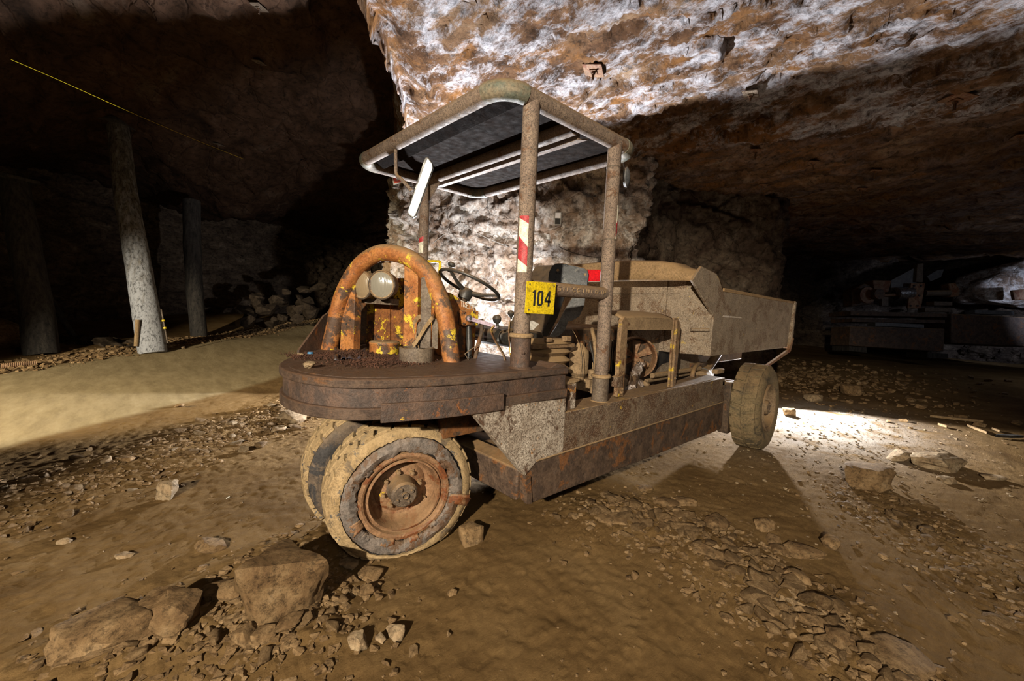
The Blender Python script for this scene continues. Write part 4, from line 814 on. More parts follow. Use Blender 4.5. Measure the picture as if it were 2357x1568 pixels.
# ---- wheels
def frame_of(n):
    n = Vector(n).normalized(); up = Vector((0, 0, 1)); a = up.cross(n).normalized(); return n, a, n.cross(a)
def wheel(name, c, n, R_, wd, rr, mats, flat=None, lugs=30, torn=False, rear=False, seed=0, lug_h=.016, rows=3, simple=False):
    n, a, b = frame_of(n); c = Vector(c); seg = 96
    def place(r, h, t): return c + (a * math.cos(t) + b * math.sin(t)) * r + n * h
    def squash(p):
        if flat is None or p.z >= flat + .10: return p
        d = (flat + .10 - p.z); q = p.copy(); q.z = flat + .10 * math.exp(-d / .10) * 1.0 if d > 0 else p.z
        h = (p - c).dot(n) + wd / 2; q += n * (h * .35 * min(1, d / .15)); return q
    def sheet(prof, seg=seg, closed=False):
        V = [squash(place(r(t) if callable(r) else r, h(t) if callable(h) else h, t)) for (r, h) in prof for t in [2 * math.pi * k / seg for k in range(seg)]]
        F = [(i * seg + k, i * seg + (k + 1) % seg, (i + 1) * seg + (k + 1) % seg, (i + 1) * seg + k) for i in range(len(prof) - 1) for k in range(seg)]
        return MB().add(V, F)
    cs = R_ - lug_h; s0 = .02
    car = [(rr, -wd * .9 + .02), (rr + .03, -wd - .0), (rr + (cs - rr) * .55, -wd - .018), (cs - .03, -wd - .002), (cs, -wd + .03), (cs + .002, -wd / 2), (cs, -.03), (cs - .03, .002)]
    if not torn: car += [(rr + (cs - rr) * .55, .018), (rr + .03, .0), (rr - .005, -.02)]
    else: car += [(cs - .05, .008), (cs - .075, -.006), (rr + .05, -.01), (rr - .005, -.02)]
    t0 = obj('tyre', sheet(car), MAT['crack'] if torn else MAT[mats[0]], D)
    if torn:
        nz = lambda t, f, s: float(vn(np.array([[math.cos(t) * f + 5, math.sin(t) * f + 5, s * 3.1]]), s)[0])
        out_r = lambda t: cs - .058 + .009 * nz(t, 2.2, 1) + .005 * nz(t, 22, 2)
        obj('outer_sidewall', sheet([(cs + .001, -.035), (cs - .004, -.006), (cs - .025, .012), (lambda t: out_r(t) + .015, .020), (out_r, .020), (out_r, .004)], 160), MAT['tread'], t0)
        in_o = lambda t: out_r(t) - .003 - .014 * max(0, nz(t, 2, 4)) - .004 * abs(nz(t, 20, 5))
        in_i = lambda t: rr + .028 + .012 * nz(t, 7, 8) + .006 * nz(t, 30, 9)
        obj('torn_sidewall', sheet([(in_o, .0), (in_o, lambda t: .014 + .01 * nz(t, 6, 7)), (lambda t: in_o(t) - .02, lambda t: .026 + .008 * nz(t, 9, 7)), (lambda t: (in_o(t) + in_i(t)) / 2, lambda t: .030 + .01 * nz(t, 5, 6)), (lambda t: in_i(t) + .01, .022), (in_i, lambda t: .014 + .012 * nz(t, 12, 3)), (in_i, -.002)], 200), MAT['tyre_torn'], t0)
        obj('bead_ring', sheet([(rr + .024, -.01), (rr + .022, .012), (rr + .004, .014), (rr + .0, .0)], 96), MAT['rim'], t0)
        for (ang, r1, r2, w_, h_) in ((205, rr + .02, rr + .085, 12, .035), (222, rr + .03, rr + .06, 8, .03), (-12, rr + .03, cs - .01, 11, .04), (250, rr + .01, rr + .05, 16, .025), (282, rr + .015, rr + .045, 12, .025), (140, rr + .01, rr + .04, 10, .022), (35, rr + .015, rr + .04, 9, .022), (160, rr + .06, rr + .085, 5, .03), (310, rr + .01, rr + .04, 9, .022)):
            V = []; q = random.Random(int(ang) + 400); m = 7
            for j in range(m):
                t = math.radians(ang - w_ / 2 + w_ * j / (m - 1)); V += [squash(place(r1 + .004 * q.random(), h_ * .6, t)), squash(place(r2 + (q.random() - .5) * .025, h_ + .006 * q.random(), t))]
            F = [(2 * j, 2 * j + 1, 2 * j + 3, 2 * j + 2) for j in range(m - 1)]
            fl = obj('rubber_flap', MB().add(V, F), MAT['rim'] if ang in (205, -12, 250, 282) else MAT['tyre_torn'], t0); sd = fl.modifiers.new('s', 'SOLIDIFY'); sd.thickness = .004
    if lugs:
        tb = MB(); q = random.Random(seed + 5)
        for row in range(rows):
            h0 = -wd + .012 + (wd - .01) * row / rows; h1 = h0 + (wd - .01) / rows - (.013 if not rear else .02)
            for k in range(lugs):
                t = 2 * math.pi * (k + .5 * (row % 2)) / lugs; dt = 2 * math.pi / lugs * (.41 if not rear else .40); sk_ = .25 * dt * (1 if row % 2 else -1)
                top = R_ + q.uniform(-.002, .002); m = 3; V = []
                for rr_ in (cs - .004, top):
                    e = .0 if rr_ < top else .004
                    for j in range(m + 1):
                        tt_ = t - dt + 2 * dt * j / m; sh_ = sk_
                        V += [squash(place(rr_, h0 + e, tt_ + sh_ + (e * 1 if j == 0 else -e * 1 if j == m else 0))), squash(place(rr_ - (.010 if row == rows - 1 else 0), h1 - e, tt_ - sh_ + (e if j == 0 else -e if j == m else 0)))]
                M_ = 2 * (m + 1); F = []
                for j in range(m):
                    F += [(2 * j, 2 * j + 1, 2 * j + 3, 2 * j + 2), (M_ + 2 * j, M_ + 2 * j + 2, M_ + 2 * j + 3, M_ + 2 * j + 1), (2 * j, 2 * j + 2, M_ + 2 * j + 2, M_ + 2 * j), (2 * j + 1, M_ + 2 * j + 1, M_ + 2 * j + 3, 2 * j + 3)]
                F += [(0, M_, M_ + 1, 1), (2 * m, 2 * m + 1, M_ + 2 * m + 1, M_ + 2 * m)]
                tb.add(V, F)
        obj('tread', tb, MAT[mats[1]], t0, bevel=.003)
    # rim: flange, barrel, disc, hub, nuts
    L = lambda prof, sg_=64: MB().lathe([(r, h) for r, h in prof], c, n, sg_, False, False)
    rm = obj('wheel_rim', L([(rr + .012, -.02), (rr + .014, .006), (rr + .004, .014), (rr - .008, .008), (rr - .014, -.012), (rr - .022, -.018), (rr - .026, .0), (rr - .036, .002), (rr - .042, -.014), (rr - .048, -.06), (rr - .052, -.10), (rr - .068, -.125), (rr - .085, -.13), (.15, -.122), (.12, -.105), (0, -.10)]), MAT[mats[2]], D)
    hb = obj('hub', L([(.088, -.11), (.082, -.06), (.078, -.014), (.066, .0), (.0, .002)], 40), MAT['grey_steel'] if not rear else MAT[mats[2]], rm)
    for k in range(8 if not simple else 0):
        t = 2 * math.pi * k / 8 + .2; obj('wheel_nut', MB().bolt(place(.112, -.104, t), n, .0125, .032), MAT['guard'] if not rear else MAT['rim_rear'], rm)
    for k in range(4 if not simple else 0):
        t = 2 * math.pi * k / 4 + .5; obj('cap_bolt', MB().bolt(place(.048, .0, t), n, .008, .012), MAT['grey_steel'], hb)
    if torn:
        obj('grease_cap', L([(.022, .0), (.022, .014), (.016, .015), (.013, .004), (0, .004)], 20), MAT['grey_steel'], hb)
        obj('valve_stem', MB().tube([place(.165, -.13, math.radians(-28)), place(.165, -.08, math.radians(-28))], .006, 8), MAT['guard'], rm)
    return t0
NF = (-.247, -.968, -.053)
cf = Vector((-.545, .354, .3243))
wheel('front', cf, NF, 0.436, .225, .243, ('tyre', 'tread', 'rim'), flat=-.075, lugs=27, torn=True, lug_h=.022)
nF = Vector(NF).normalized(); cf2 = cf - nF * .36 + Vector((-.09, .03, 0))
wheel('front2', cf2, NF, 0.436, .225, .243, ('tyre', 'tread', 'rim'), flat=-.07, lugs=27, seed=3, simple=True, lug_h=.022)
obj('front_axle_fork', MB().tube([cf - nF * .1, cf - nF * .5], .07, 16).box(cf - nF * .30 + Vector((.05, 0, .2)), (.1, .08, .5)), MAT['frame_in'], D)
cr = Vector((3.395, -.406, .485))
wheel('rear', cr, (.05, -.997, .03), .468, .27, .243, ('tyre_rear', 'tyre_rear', 'rim_rear'), lugs=22, rear=True, rows=2, lug_h=.014, seed=9)
wheel('rear2', (3.395, 2.27, .485), (0, 1, 0), .468, .27, .243, ('tyre_rear', 'tyre_rear', 'rim_rear'), lugs=22, rear=True, rows=2, lug_h=.014, seed=11, simple=True)
#PART3
# ================================================================== STONES
import bmesh
def hull_mesh(seed, n=16, rough=.06, sub=1, sq=.75):
    q = random.Random(seed); bm = bmesh.new()
    for _ in range(n):
        v = Vector((q.gauss(0, 1), q.gauss(0, 1), q.gauss(0, 1))).normalized()
        v = Vector([math.copysign(abs(c) ** sq, c) for c in v]); v *= q.uniform(.8, 1.05) / max(abs(c) for c in v) ** .5
        bm.verts.new(v * .5)
    bmesh.ops.convex_hull(bm, input=bm.verts)
    for v in [v for v in bm.verts if not v.link_faces]: bm.verts.remove(v)
    bmesh.ops.triangulate(bm, faces=bm.faces)
    if sub:
        bmesh.ops.subdivide_edges(bm, edges=bm.edges, cuts=sub, use_grid_fill=True)
        for _ in range(1 if sub < 3 else 2): bmesh.ops.smooth_vert(bm, verts=bm.verts, factor=.28, use_axis_x=True, use_axis_y=True, use_axis_z=True)
        bm.verts.ensure_lookup_table(); co = np.array([v.co[:] for v in bm.verts])
        d = rough * facet(co * 2.6 + seed, seed % 97, .9) + rough * .6 * fbm(co * 4 + seed, 3, seed % 89)
        L_ = np.linalg.norm(co, axis=1, keepdims=True) + 1e-6; co = co + co / L_ * d[:, None]
        for v, c in zip(bm.verts, co): v.co = c
    lo = Vector([min(v.co[i] for v in bm.verts) for i in range(3)]); hi = Vector([max(v.co[i] for v in bm.verts) for i in range(3)])
    for v in bm.verts: v.co = Vector([(v.co[i] - (lo[i] + hi[i]) / 2) / (hi[i] - lo[i]) for i in range(3)])
    return bm
def ghit(px, py):
    return BV['floor'].ray_cast(CV, ray(px, py).normalized())[0]
def gz(x, y):
    h = BV['floor'].ray_cast(Vector((x, y, 3)), Vector((0, 0, -1)))[0]; return h.z if h else hz(x, y)
IMG_R = math.atan2(-.676, .735)
def boulder(box, label, mat='stone', seed=0, hk=.75, dk=.85, name='rock', group=None, sink=.22, yaw=0, tilt=(0, 0), cat='rock', n=15, dx=0):
    l, t, r, b = box; c = ghit((l + r) / 2, b - .42 * (b - t)); d = Vector(Rm[2]).dot(c - CV); wd = (r - l) / FPX * d; ht = (b - t) / FPX * d * hk
    bm = hull_mesh(seed + 1, n, .05, 4 if wd > .2 else 3); M = Matrix.Diagonal((wd, wd * dk, ht)).to_3x3()
    R_ = Matrix.Rotation(yaw, 3, 'Z') @ Matrix.Rotation(tilt[0], 3, 'X') @ Matrix.Rotation(tilt[1], 3, 'Y')
    for v in bm.verts: v.co = R_ @ (M @ v.co)
    me = bpy.data.meshes.new(name); bm.to_mesh(me); bm.free(); me.materials.append(MAT[mat]); me.shade_smooth(); me.set_sharp_from_angle(angle=math.radians(32))
    o = bpy.data.objects.new(name, me); col.objects.link(o); o.location = (c.x, c.y, c.z + ht * (.5 - sink)); o.rotation_euler.z = IMG_R
    return tag(o, label, cat, group)
B_ = [
 ((540, 1275, 735, 1460), 'largest brown boulder, wedge-shaped, in front of the flat front tyre', 'stone_wet', 121, .85, .8, .12),
 ((468, 1335, 565, 1397), 'flat pointed slab leaning against the left flank of the largest boulder', 'stone', 12, .6, .7, .2),
 ((322, 1380, 450, 1475), 'hollow-topped brown rock in the middle of the lower left row of boulders', 'stone_wet', 113, .9, .8, .2),
 ((155, 1385, 342, 1512), 'long low grey-topped rock, leftmost of the lower left row of boulders', 'stone', 114, .6, .8, .25),
 ((538, 1440, 598, 1490), 'squat stone tucked below the front corner of the largest boulder', 'stone', 15, .7, .8, .2),
 ((586, 1447, 632, 1490), 'blocky five-sided stone directly below the largest boulder', 'stone', 16, .7, .9, .2),
 ((628, 1418, 695, 1456), 'rounded stone lodged under the right foot of the largest boulder', 'stone_wet', 17, .7, .8, .2),
 ((448, 1238, 518, 1280), 'tan lozenge-shaped stone above the lower left row of boulders', 'stone', 18, .6, .7, .2),
 ((368, 1120, 412, 1163), 'upright tan stone alone on the pale dirt left of the front wheels', 'stone_pale', 19, 1.1, .8, .15),
 ((1008, 1183, 1062, 1248), 'pale jagged rock wedged beside the right side of the torn tyre', 'stone_pale', 20, .9, .8, .2),
 ((1055, 1212, 1110, 1265), 'angular brown block in front of the pale rock by the torn tyre', 'stone', 21, .85, .9, .2),
 ((815, 1300, 882, 1345), 'greyish flat stone under the toe of the torn tyre', 'stone', 22, .5, .8, .25),
 ((775, 1283, 826, 1312), 'bluish grey stone pressed under the torn tyre', 'stone_pale', 23, .5, .8, .25),
 ((828, 1350, 860, 1380), 'small cube-like stone below the torn tyre', 'stone', 24, .8, .9, .2),
 ((804, 1466, 846, 1502), 'rounded tan stone on the bare dirt near the lower edge of the view', 'stone_pale', 25, .9, .9, .15),
 ((862, 1463, 890, 1483), 'small crumbled whitish stone beside the rounded tan stone', 'stone_pale', 26, .8, .9, .2),
 ((888, 1440, 932, 1482), 'lumpy whitish clod right of the rounded tan stone', 'stone_pale', 27, .7, .9, .2),
 ((1934, 1080, 2050, 1142), 'large dark brown rock casting a shadow right of the rear wheel', 'stone', 28, .95, .8, .15),
 ((2098, 1046, 2210, 1090), 'long slanting rock in the bright light at the far right', 'stone_pale', 29, .8, .7, .15),
 ((2040, 1036, 2100, 1072), 'pale domed rock at the left end of the long slanting rock', 'stone_pale', 30, .8, .8, .2),
 ((2160, 1096, 2196, 1120), 'small bright stone below the long slanting rock', 'stone_pale', 31, .7, .8, .2),
 ((2262, 1090, 2308, 1112), 'flat pale stone nearest the right edge of the bright floor', 'stone_pale', 32, .6, .8, .2),
 ((1935, 892, 1980, 920), 'reddish rock at the edge of the dark behind the rear wheel', 'stone', 33, .95, .8, .1),
 ((1853, 911, 1890, 932), 'rounded tan rock just behind the rear wheel', 'stone_pale', 34, .85, .8, .1),
 ((1800, 943, 1832, 968), 'grey pointed stone touching the outline of the rear tyre', 'stone', 35, .85, .8, .1),
 ((1505, 1142, 1562, 1176), 'grey-faced stone at the upper left end of the right rubble band', 'stone_wet', 36, .6, .8, .25),
 ((1552, 1141, 1600, 1168), 'tan stone right beside the grey-faced stone at the top of the rubble band', 'stone', 37, .6, .8, .25),
 ((1608, 1182, 1686, 1236), 'big oblong stone lying aslant in the upper rubble band', 'stone_wet', 38, .55, .6, .25),
 ((1513, 1186, 1564, 1208), 'low grey stone left of the big oblong stone', 'stone', 39, .5, .7, .3),
 ((1600, 1255, 1678, 1290), 'flat egg-shaped slab below the big oblong stone', 'stone', 40, .4, .7, .3),
 ((1732, 1193, 1782, 1228), 'speckled grey-brown stone on the upper rim of the rubble band', 'stone', 41, .6, .8, .25),
 ((1755, 1232, 1798, 1256), 'small brown stone below the speckled stone', 'stone', 42, .6, .8, .25),
 ((1775, 1254, 1816, 1284), 'shiny dark stone touching the broad domed rock', 'stone_wet', 43, .6, .8, .25),
 ((1813, 1246, 1896, 1298), 'broad domed rock at the right side of the rubble band', 'stone_wet', 44, .55, .7, .25),
 ((1892, 1240, 1934, 1278), 'round isolated stone right of the broad domed rock', 'stone', 45, .8, .9, .2),
 ((1806, 1302, 1862, 1350), 'ridged stone in the middle of the rubble band', 'stone', 46, .5, .8, .3),
 ((1872, 1448, 1902, 1476), 'small round stone at the lower end of the rubble band', 'stone', 47, .7, .9, .25),
 ((1902, 1442, 1965, 1502), 'smooth pear-shaped stone at the lower end of the rubble band', 'stone_wet', 48, .55, .8, .25),
 ((1985, 1465, 2140, 1562), 'broad half-buried slab in the lower right corner', 'stone', 49, .35, .8, .35),
 ((1842, 1412, 1905, 1456), 'long flat stone upslope of the pear-shaped stone', 'stone', 50, .4, .6, .3),
 ((1373, 1178, 1445, 1206), 'half-buried flat stone below the side of the machine', 'stone', 51, .35, .8, .35),
 ((1462, 1112, 1504, 1132), 'shallow round stone in the shade line below the hull', 'stone', 52, .35, .8, .35),
 ((1655, 1410, 1690, 1442), 'squarish stone on the bare dirt left of the rubble band', 'stone', 53, .5, .9, .25),
 ((268, 1272, 304, 1290), 'small flat tan stone on the pale dirt at the left', 'stone_pale', 54, .6, .7, .2),
 ((136, 1240, 160, 1258), 'small white-edged stone far left on the pale dirt', 'stone_pale', 55, .8, .8, .2),
 ((652, 912, 690, 946), 'rock peeping out under the left end of the deck', 'stone_pale', 56, .9, .8, .2),
 ((644, 945, 704, 985), 'pale rock in the rubble strip just left of the front tyres', 'stone_pale', 57, .7, .8, .25),
 ((618, 980, 656, 1000), 'flat pale stone left of the pale rock by the front tyres', 'stone_pale', 58, .6, .8, .25),
 ((404, 931, 422, 942), 'single dark pebble at the near edge of the haul road', 'stone', 59, .9, .8, .1),
 ((233, 1052, 258, 1072), 'tan stone at the upper rim of the left rubble strip', 'stone_pale', 60, .7, .8, .2),
 ((276, 1050, 310, 1068), 'brown stone beside the tan one in the left rubble strip', 'stone', 61, .7, .8, .2),
 ((1030, 1358, 1052, 1376), 'small bead-like stone on the dirt below the machine', 'stone', 62, .8, .9, .2),
]
for i, (bx, lb, mt, sd_, hk, dk_, sk_) in enumerate(B_):
    boulder(bx, lb, mt, sd_, hk, dk_, 'boulder' if (bx[2] - bx[0]) > 90 else 'stone', None, sk_, tilt=((.22, .3) if i == 0 else (0, 0)), yaw=(.5 if 'slant' in lb else .2 * ((i * 37) % 7 - 3)), cat='rock' if (bx[2] - bx[0]) > 60 else 'stone')
# outcrop at the left edge and slabs along the side gallery
boulder((-70, 668, 36, 800), 'big split rock cut by the left edge of the view', 'stone', 71, 1.0, .8, 'boulder', None, .1, cat='rock')
boulder((-60, 752, 54, 834), 'pale-footed boulder under the split rock at the left edge', 'stone', 72, .9, .8, 'boulder', None, .1, cat='rock')
boulder((330, 790, 362, 808), 'brown stone at the foot of the tall pale prop', 'stone', 73, .7, .8, 'stone', None, .2)
boulder((364, 788, 402, 806), 'flat pale stone right of the foot of the tall pale prop', 'stone_pale', 74, .5, .8, 'stone', None, .2)
boulder((228, 802, 242, 812), 'small white stone at the far edge of the haul road', 'stone_pale', 75, .8, .9, 'stone', None, .2)
boulder((416, 798, 426, 806), 'tiny white stone on the far edge of the road right of the pale prop', 'stone_pale', 76, .8, .9, 'stone', None, .2)
q = random.Random(91)
for k in range(34):
    x = 560 + q.random() * 175; y = 752 - (x - 560) * .13 - q.random() ** 1.4 * 72; s = q.uniform(10, 24)
    c = dep(x, y, 13.2 + q.random() * .8); bm = hull_mesh(200 + k, 10, .04, 1); me = bpy.data.meshes.new('fallen_slab'); sz = s / FPX * 13.5
    for v in bm.verts: v.co = Matrix.Rotation(q.uniform(-.7, .7), 3, 'Y') @ Vector((v.co.x * sz * 1.6, v.co.y * sz * 1.6, v.co.z * sz * .9)) if False else Vector((v.co.x * sz * 1.7, v.co.y * sz * 1.5, v.co.z * sz))
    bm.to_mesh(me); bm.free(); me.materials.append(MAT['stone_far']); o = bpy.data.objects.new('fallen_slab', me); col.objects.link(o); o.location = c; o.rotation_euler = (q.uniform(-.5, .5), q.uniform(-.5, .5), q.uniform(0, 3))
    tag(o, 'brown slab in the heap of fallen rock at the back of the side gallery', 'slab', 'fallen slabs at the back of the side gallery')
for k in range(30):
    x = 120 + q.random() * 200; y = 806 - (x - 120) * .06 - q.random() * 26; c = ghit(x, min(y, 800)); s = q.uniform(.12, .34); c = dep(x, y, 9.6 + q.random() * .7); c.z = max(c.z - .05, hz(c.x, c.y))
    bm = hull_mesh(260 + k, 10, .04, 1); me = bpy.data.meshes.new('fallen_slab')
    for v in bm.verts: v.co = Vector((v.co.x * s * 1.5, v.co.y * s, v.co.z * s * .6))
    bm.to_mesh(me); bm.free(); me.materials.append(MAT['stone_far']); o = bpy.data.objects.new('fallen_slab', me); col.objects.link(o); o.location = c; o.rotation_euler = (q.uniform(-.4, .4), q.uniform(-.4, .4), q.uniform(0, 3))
    tag(o, 'dark stone in the low bank between the two left props', 'stone', 'stones in the bank between the left props')
# repeated loose stones
BASE = []
for k in range(14):
    bm = hull_mesh(400 + k, 12, .05, 1); me = bpy.data.meshes.new('loose_stone'); bm.to_mesh(me); bm.free(); me.shade_smooth(); me.set_sharp_from_angle(angle=math.radians(35)); BASE.append(me)
BM_ = {}
def stone_at(x, y, s, mat, label, group, q, flat=.6, sink=.3):
    me = BASE[q.randrange(14)]; key = (me.name, mat)
    if key not in BM_:
        m2 = me.copy(); m2.materials.append(MAT[mat]); BM_[key] = m2
    o = bpy.data.objects.new('loose_stone', BM_[key]); col.objects.link(o)
    sx, sy, sz = s * q.uniform(.8, 1.4), s * q.uniform(.6, 1.0), s * flat * q.uniform(.7, 1.1)
    o.scale = (sx, sy, sz); o.rotation_euler = (q.uniform(-.25, .25), q.uniform(-.25, .25), q.uniform(0, 6.28)); o.location = (x, y, gz(x, y) + sz * (.5 - sink))
    if 'right rubble band' in group:
        w_ = 'upper part, beside the hull' if y > -.5 else 'middle part' if y > -1.12 else 'lower end, towards the bottom edge'
        label = 'small dusty brown stone in the right rubble band, ' + w_; group = 'loose stones in the right rubble band, ' + w_
    elif 'left rubble strip' in group:
        w_ = 'left end' if x < -1.9 else 'middle part' if x < -.95 else 'end next to the tyres'
        label = 'small angular tan stone in the left rubble strip, ' + w_; group = 'loose stones in the left rubble strip, ' + w_
    elif 'lower left boulders' in group:
        w_ = 'behind the largest boulder' if y > .3 and x > -1.35 else 'in front of the largest boulder' if x > -1.35 else 'around the long low boulder'
        label = 'small dusty stone ' + w_ + ' at the lower left'; group = 'loose stones ' + w_
    return tag(o, label, 'stone', group)
def along(pts, q, sp):
    cm = np.r_[0, np.cumsum(np.hypot(*np.diff(np.array(pts), axis=0).T))]; t = q.random() * cm[-1]; P_ = np.array(pts)
    return np.interp(t, cm, P_[:, 0]) + q.gauss(0, sp), np.interp(t, cm, P_[:, 1]) + q.gauss(0, sp)
q = random.Random(5)
for k in range(140): stone_at(*along(BR, q, .13), q.uniform(.04, .095) * (1.3 if k < 25 else 1), 'stone' if q.random() < .7 else 'stone_wet', 'small dusty brown stone in the rubble band below the right side of the machine', 'loose stones in the right rubble band', q)
for k in range(60): stone_at(*along(BL, q, .12), q.uniform(.03, .075), 'stone', 'small dusty stone among the boulders in front of the flat tyre', 'loose stones around the lower left boulders', q)
k = 0
while k < 70:
    x = q.uniform(-3.0, -.2); y = 4.35 + .75 * x - .3 + q.gauss(0, .45)
    if y > -.2 and -x * .3 < 5 and road_d(np.array(x), np.array(y)) < -.25: stone_at(x, y, q.uniform(.05, .12), 'stone_pale' if q.random() < .2 else 'stone', 'small angular tan stone in the rubble strip left of the machine', 'loose stones in the left rubble strip', q, .55); k += 1
for k in range(30):
    x, y = along(BF, q, .2); stone_at(x, y, q.uniform(.04, .10), 'stone', 'brown stone in the scatter around the large dark rock on the right', 'stones scattered by the large dark rock', q)
# uncountable gravel: one object
pb = []
for k in range(4):
    bm = hull_mesh(500 + k, 9, 0, 0); bm.verts.ensure_lookup_table(); bm.verts.index_update(); pb.append((np.array([v.co[:] for v in bm.verts]), [tuple(v.index for v in f.verts) for f in bm.faces])); bm.free()
def gravel(name, pts, mat, label, smin, smax):
    V = []; F = []; n = 0; r = np.random.RandomState(3); z = height(pts[:, 0], pts[:, 1])
    for (x, y), zz in zip(pts, z):
        co, fc_ = pb[r.randint(4)]; s = smin + (smax - smin) * r.rand() ** 2.2; a = r.rand() * 6.28; c, s_ = math.cos(a), math.sin(a); sc_ = np.array([s * (.7 + .6 * r.rand()), s, s * (.4 + .4 * r.rand())])
        p = co * sc_; p = np.stack([p[:, 0] * c - p[:, 1] * s_ + x, p[:, 0] * s_ + p[:, 1] * c + y, p[:, 2] + zz + sc_[2] * .25], 1)
        V.append(p); F += [tuple(i + n for i in f) for f in fc_]; n += len(co)
    me = bpy.data.meshes.new(name); me.from_pydata(np.concatenate(V).tolist(), [], F); me.materials.append(MAT[mat]); o = bpy.data.objects.new(name, me); col.objects.link(o)
    return tag(o, label, 'gravel', kind='stuff')
r = np.random.RandomState(8)
def band_pts(line, n, sp):
    P_ = np.array(line); cm = np.r_[0, np.cumsum(np.hypot(*np.diff(P_, axis=0).T))]; t = r.rand(n) * cm[-1]
    return np.stack([np.interp(t, cm, P_[:, 0]), np.interp(t, cm, P_[:, 1])], 1) + r.normal(0, sp, (n, 2))
gravel('gravel', np.concatenate([band_pts(BR, 2600, .20), band_pts(BL, 2200, .19), band_pts(BF, 900, .25)]), 'stone', 'fine brown gravel and crumbs among the near stones', .008, .045)
xs = r.uniform(-3.2, .6, 4200); gp = np.stack([xs, 4.05 + .75 * xs + r.normal(0, .34, 4200)], 1); gravel('gravel', gp[gp[:, 1] > .2], 'stone', 'fine pale gravel of the rubble strip left of the machine', .010, .045)
g1_ = np.stack([r.uniform(-3, 3.5, 2600), r.uniform(-2.6, 4, 2600)], 1); gravel('gravel', g1_, 'stone', 'crumbs strewn thinly over the bare dirt floor', .004, .016)
xs = r.uniform(-5.5, 7, 5200); ys = 6.15 + .92 * xs + 1.36 * (4.75 + r.normal(0, .28, 5200)); gravel('gravel', np.stack([xs, ys], 1), 'stone', 'dark gravel bank along the far edge of the haul road', .03, .10)
g2_ = np.stack([r.normal(4.6, 1.4, 1500), r.normal(-1.0, .8, 1500)], 1); gravel('gravel', g2_, 'stone_pale', 'pale grit on the brightly lit floor behind the rear wheel', .008, .035)
g3_ = np.stack([r.normal(10.5, 1.6, 1200), r.normal(.6, 1.4, 1200)], 1); gravel('gravel', g3_, 'stone', 'dim rubble on the floor in front of the old machinery', .03, .14)
# splinters of timber on the right
for (x0, y0, x1, y1, w_, lb) in ((2140, 963, 2262, 976, .05, 'long splintered board lying on the floor at the far right'), (2158, 981, 2178, 988, .03, 'short pale splinter left of the broken boards'), (2225, 984, 2270, 1002, .025, 'thin bright splinter below the long splintered board'), (2282, 991, 2300, 998, .02, 'smallest bright splinter at the right end of the broken boards'), (2290, 1010, 2356, 1012, .05, 'dark plank end at the right edge of the floor')):
    a = ghit(x0, y0); b = ghit(x1, y1); d_ = (b - a).normalized(); s_ = Vector((-d_.y, d_.x, 0)) * w_; z_ = Vector((0, 0, .02))
    tag(obj('wood_splinter', MB().prism([a + z_, a.lerp(b, .25) + s_ + z_, a.lerp(b, .9) + s_ * .7 + z_, b + z_, a.lerp(b, .5) - s_ * .5 + z_], (0, 0, .02 + w_ * .3)), MAT['strap'] if 'dark' not in lb else MAT['prop_dark'], None), lb, 'wood')
# ------------------------------------------------------------------ things lying on the deck
def small_rock(px, py, z, s, seed, mat, label):
    c = on(px, py, 'z', z); bm = hull_mesh(seed, 12, .05, 2); me = bpy.data.meshes.new('stone')
    for v in bm.verts: v.co = Vector((v.co.x * s[0], v.co.y * s[1], v.co.z * s[2]))
    bm.to_mesh(me); bm.free(); me.materials.append(MAT[mat]); o = bpy.data.objects.new('stone', me); col.objects.link(o); o.location = c + Vector((0, 0, s[2] * .45)); o.rotation_euler.z = IMG_R; tag(o, label, 'stone')
small_rock(713, 848, 1.094, (.062, .05, .038), 601, 'stone_pale', 'pale stone on the front left of the round deck')
small_rock(693, 818, 1.094, (.045, .03, .014), 602, 'stone_pale', 'thin tan stone at the foot of the fender plate')
c = on(714, 818, 'z', 1.094); tag(obj('bottle_cap', MB().lathe([(0, .022), (.015, .022), (.017, .018), (.017, 0)], c, (.05, .1, 1), 20), MAT['blue'], None), 'blue plastic bottle cap on the leaf litter of the deck', 'cap')
n = 14; V = []
for i in range(n):
    for j in range(n):
        p = on(770 + 75 * i / (n - 1), 829 - 22 * j / (n - 1) - 4 * i / (n - 1), 'z', 1.10); w_ = vn(np.array([[i * .9, j * .7, 2]]), 3)[0]; V.append((p.x, p.y, 1.105 + .022 * w_ + .012 * vn(np.array([[i * 2.1, j * 1.9, 5]]), 4)[0]))
fo = obj('foil_wrapper', MB().add(V, [(i * n + j, i * n + j + 1, (i + 1) * n + j + 1, (i + 1) * n + j) for i in range(n - 1) for j in range(n - 1)]), MAT['foil'], None, angle=180); fo.modifiers.new('s', 'SOLIDIFY').thickness = .002
tag(fo, 'crumpled dark blue wrapper in front of the lamp guard on the deck', 'wrapper')
V = []; F = []; r = np.random.RandomState(12)
cnt = 0
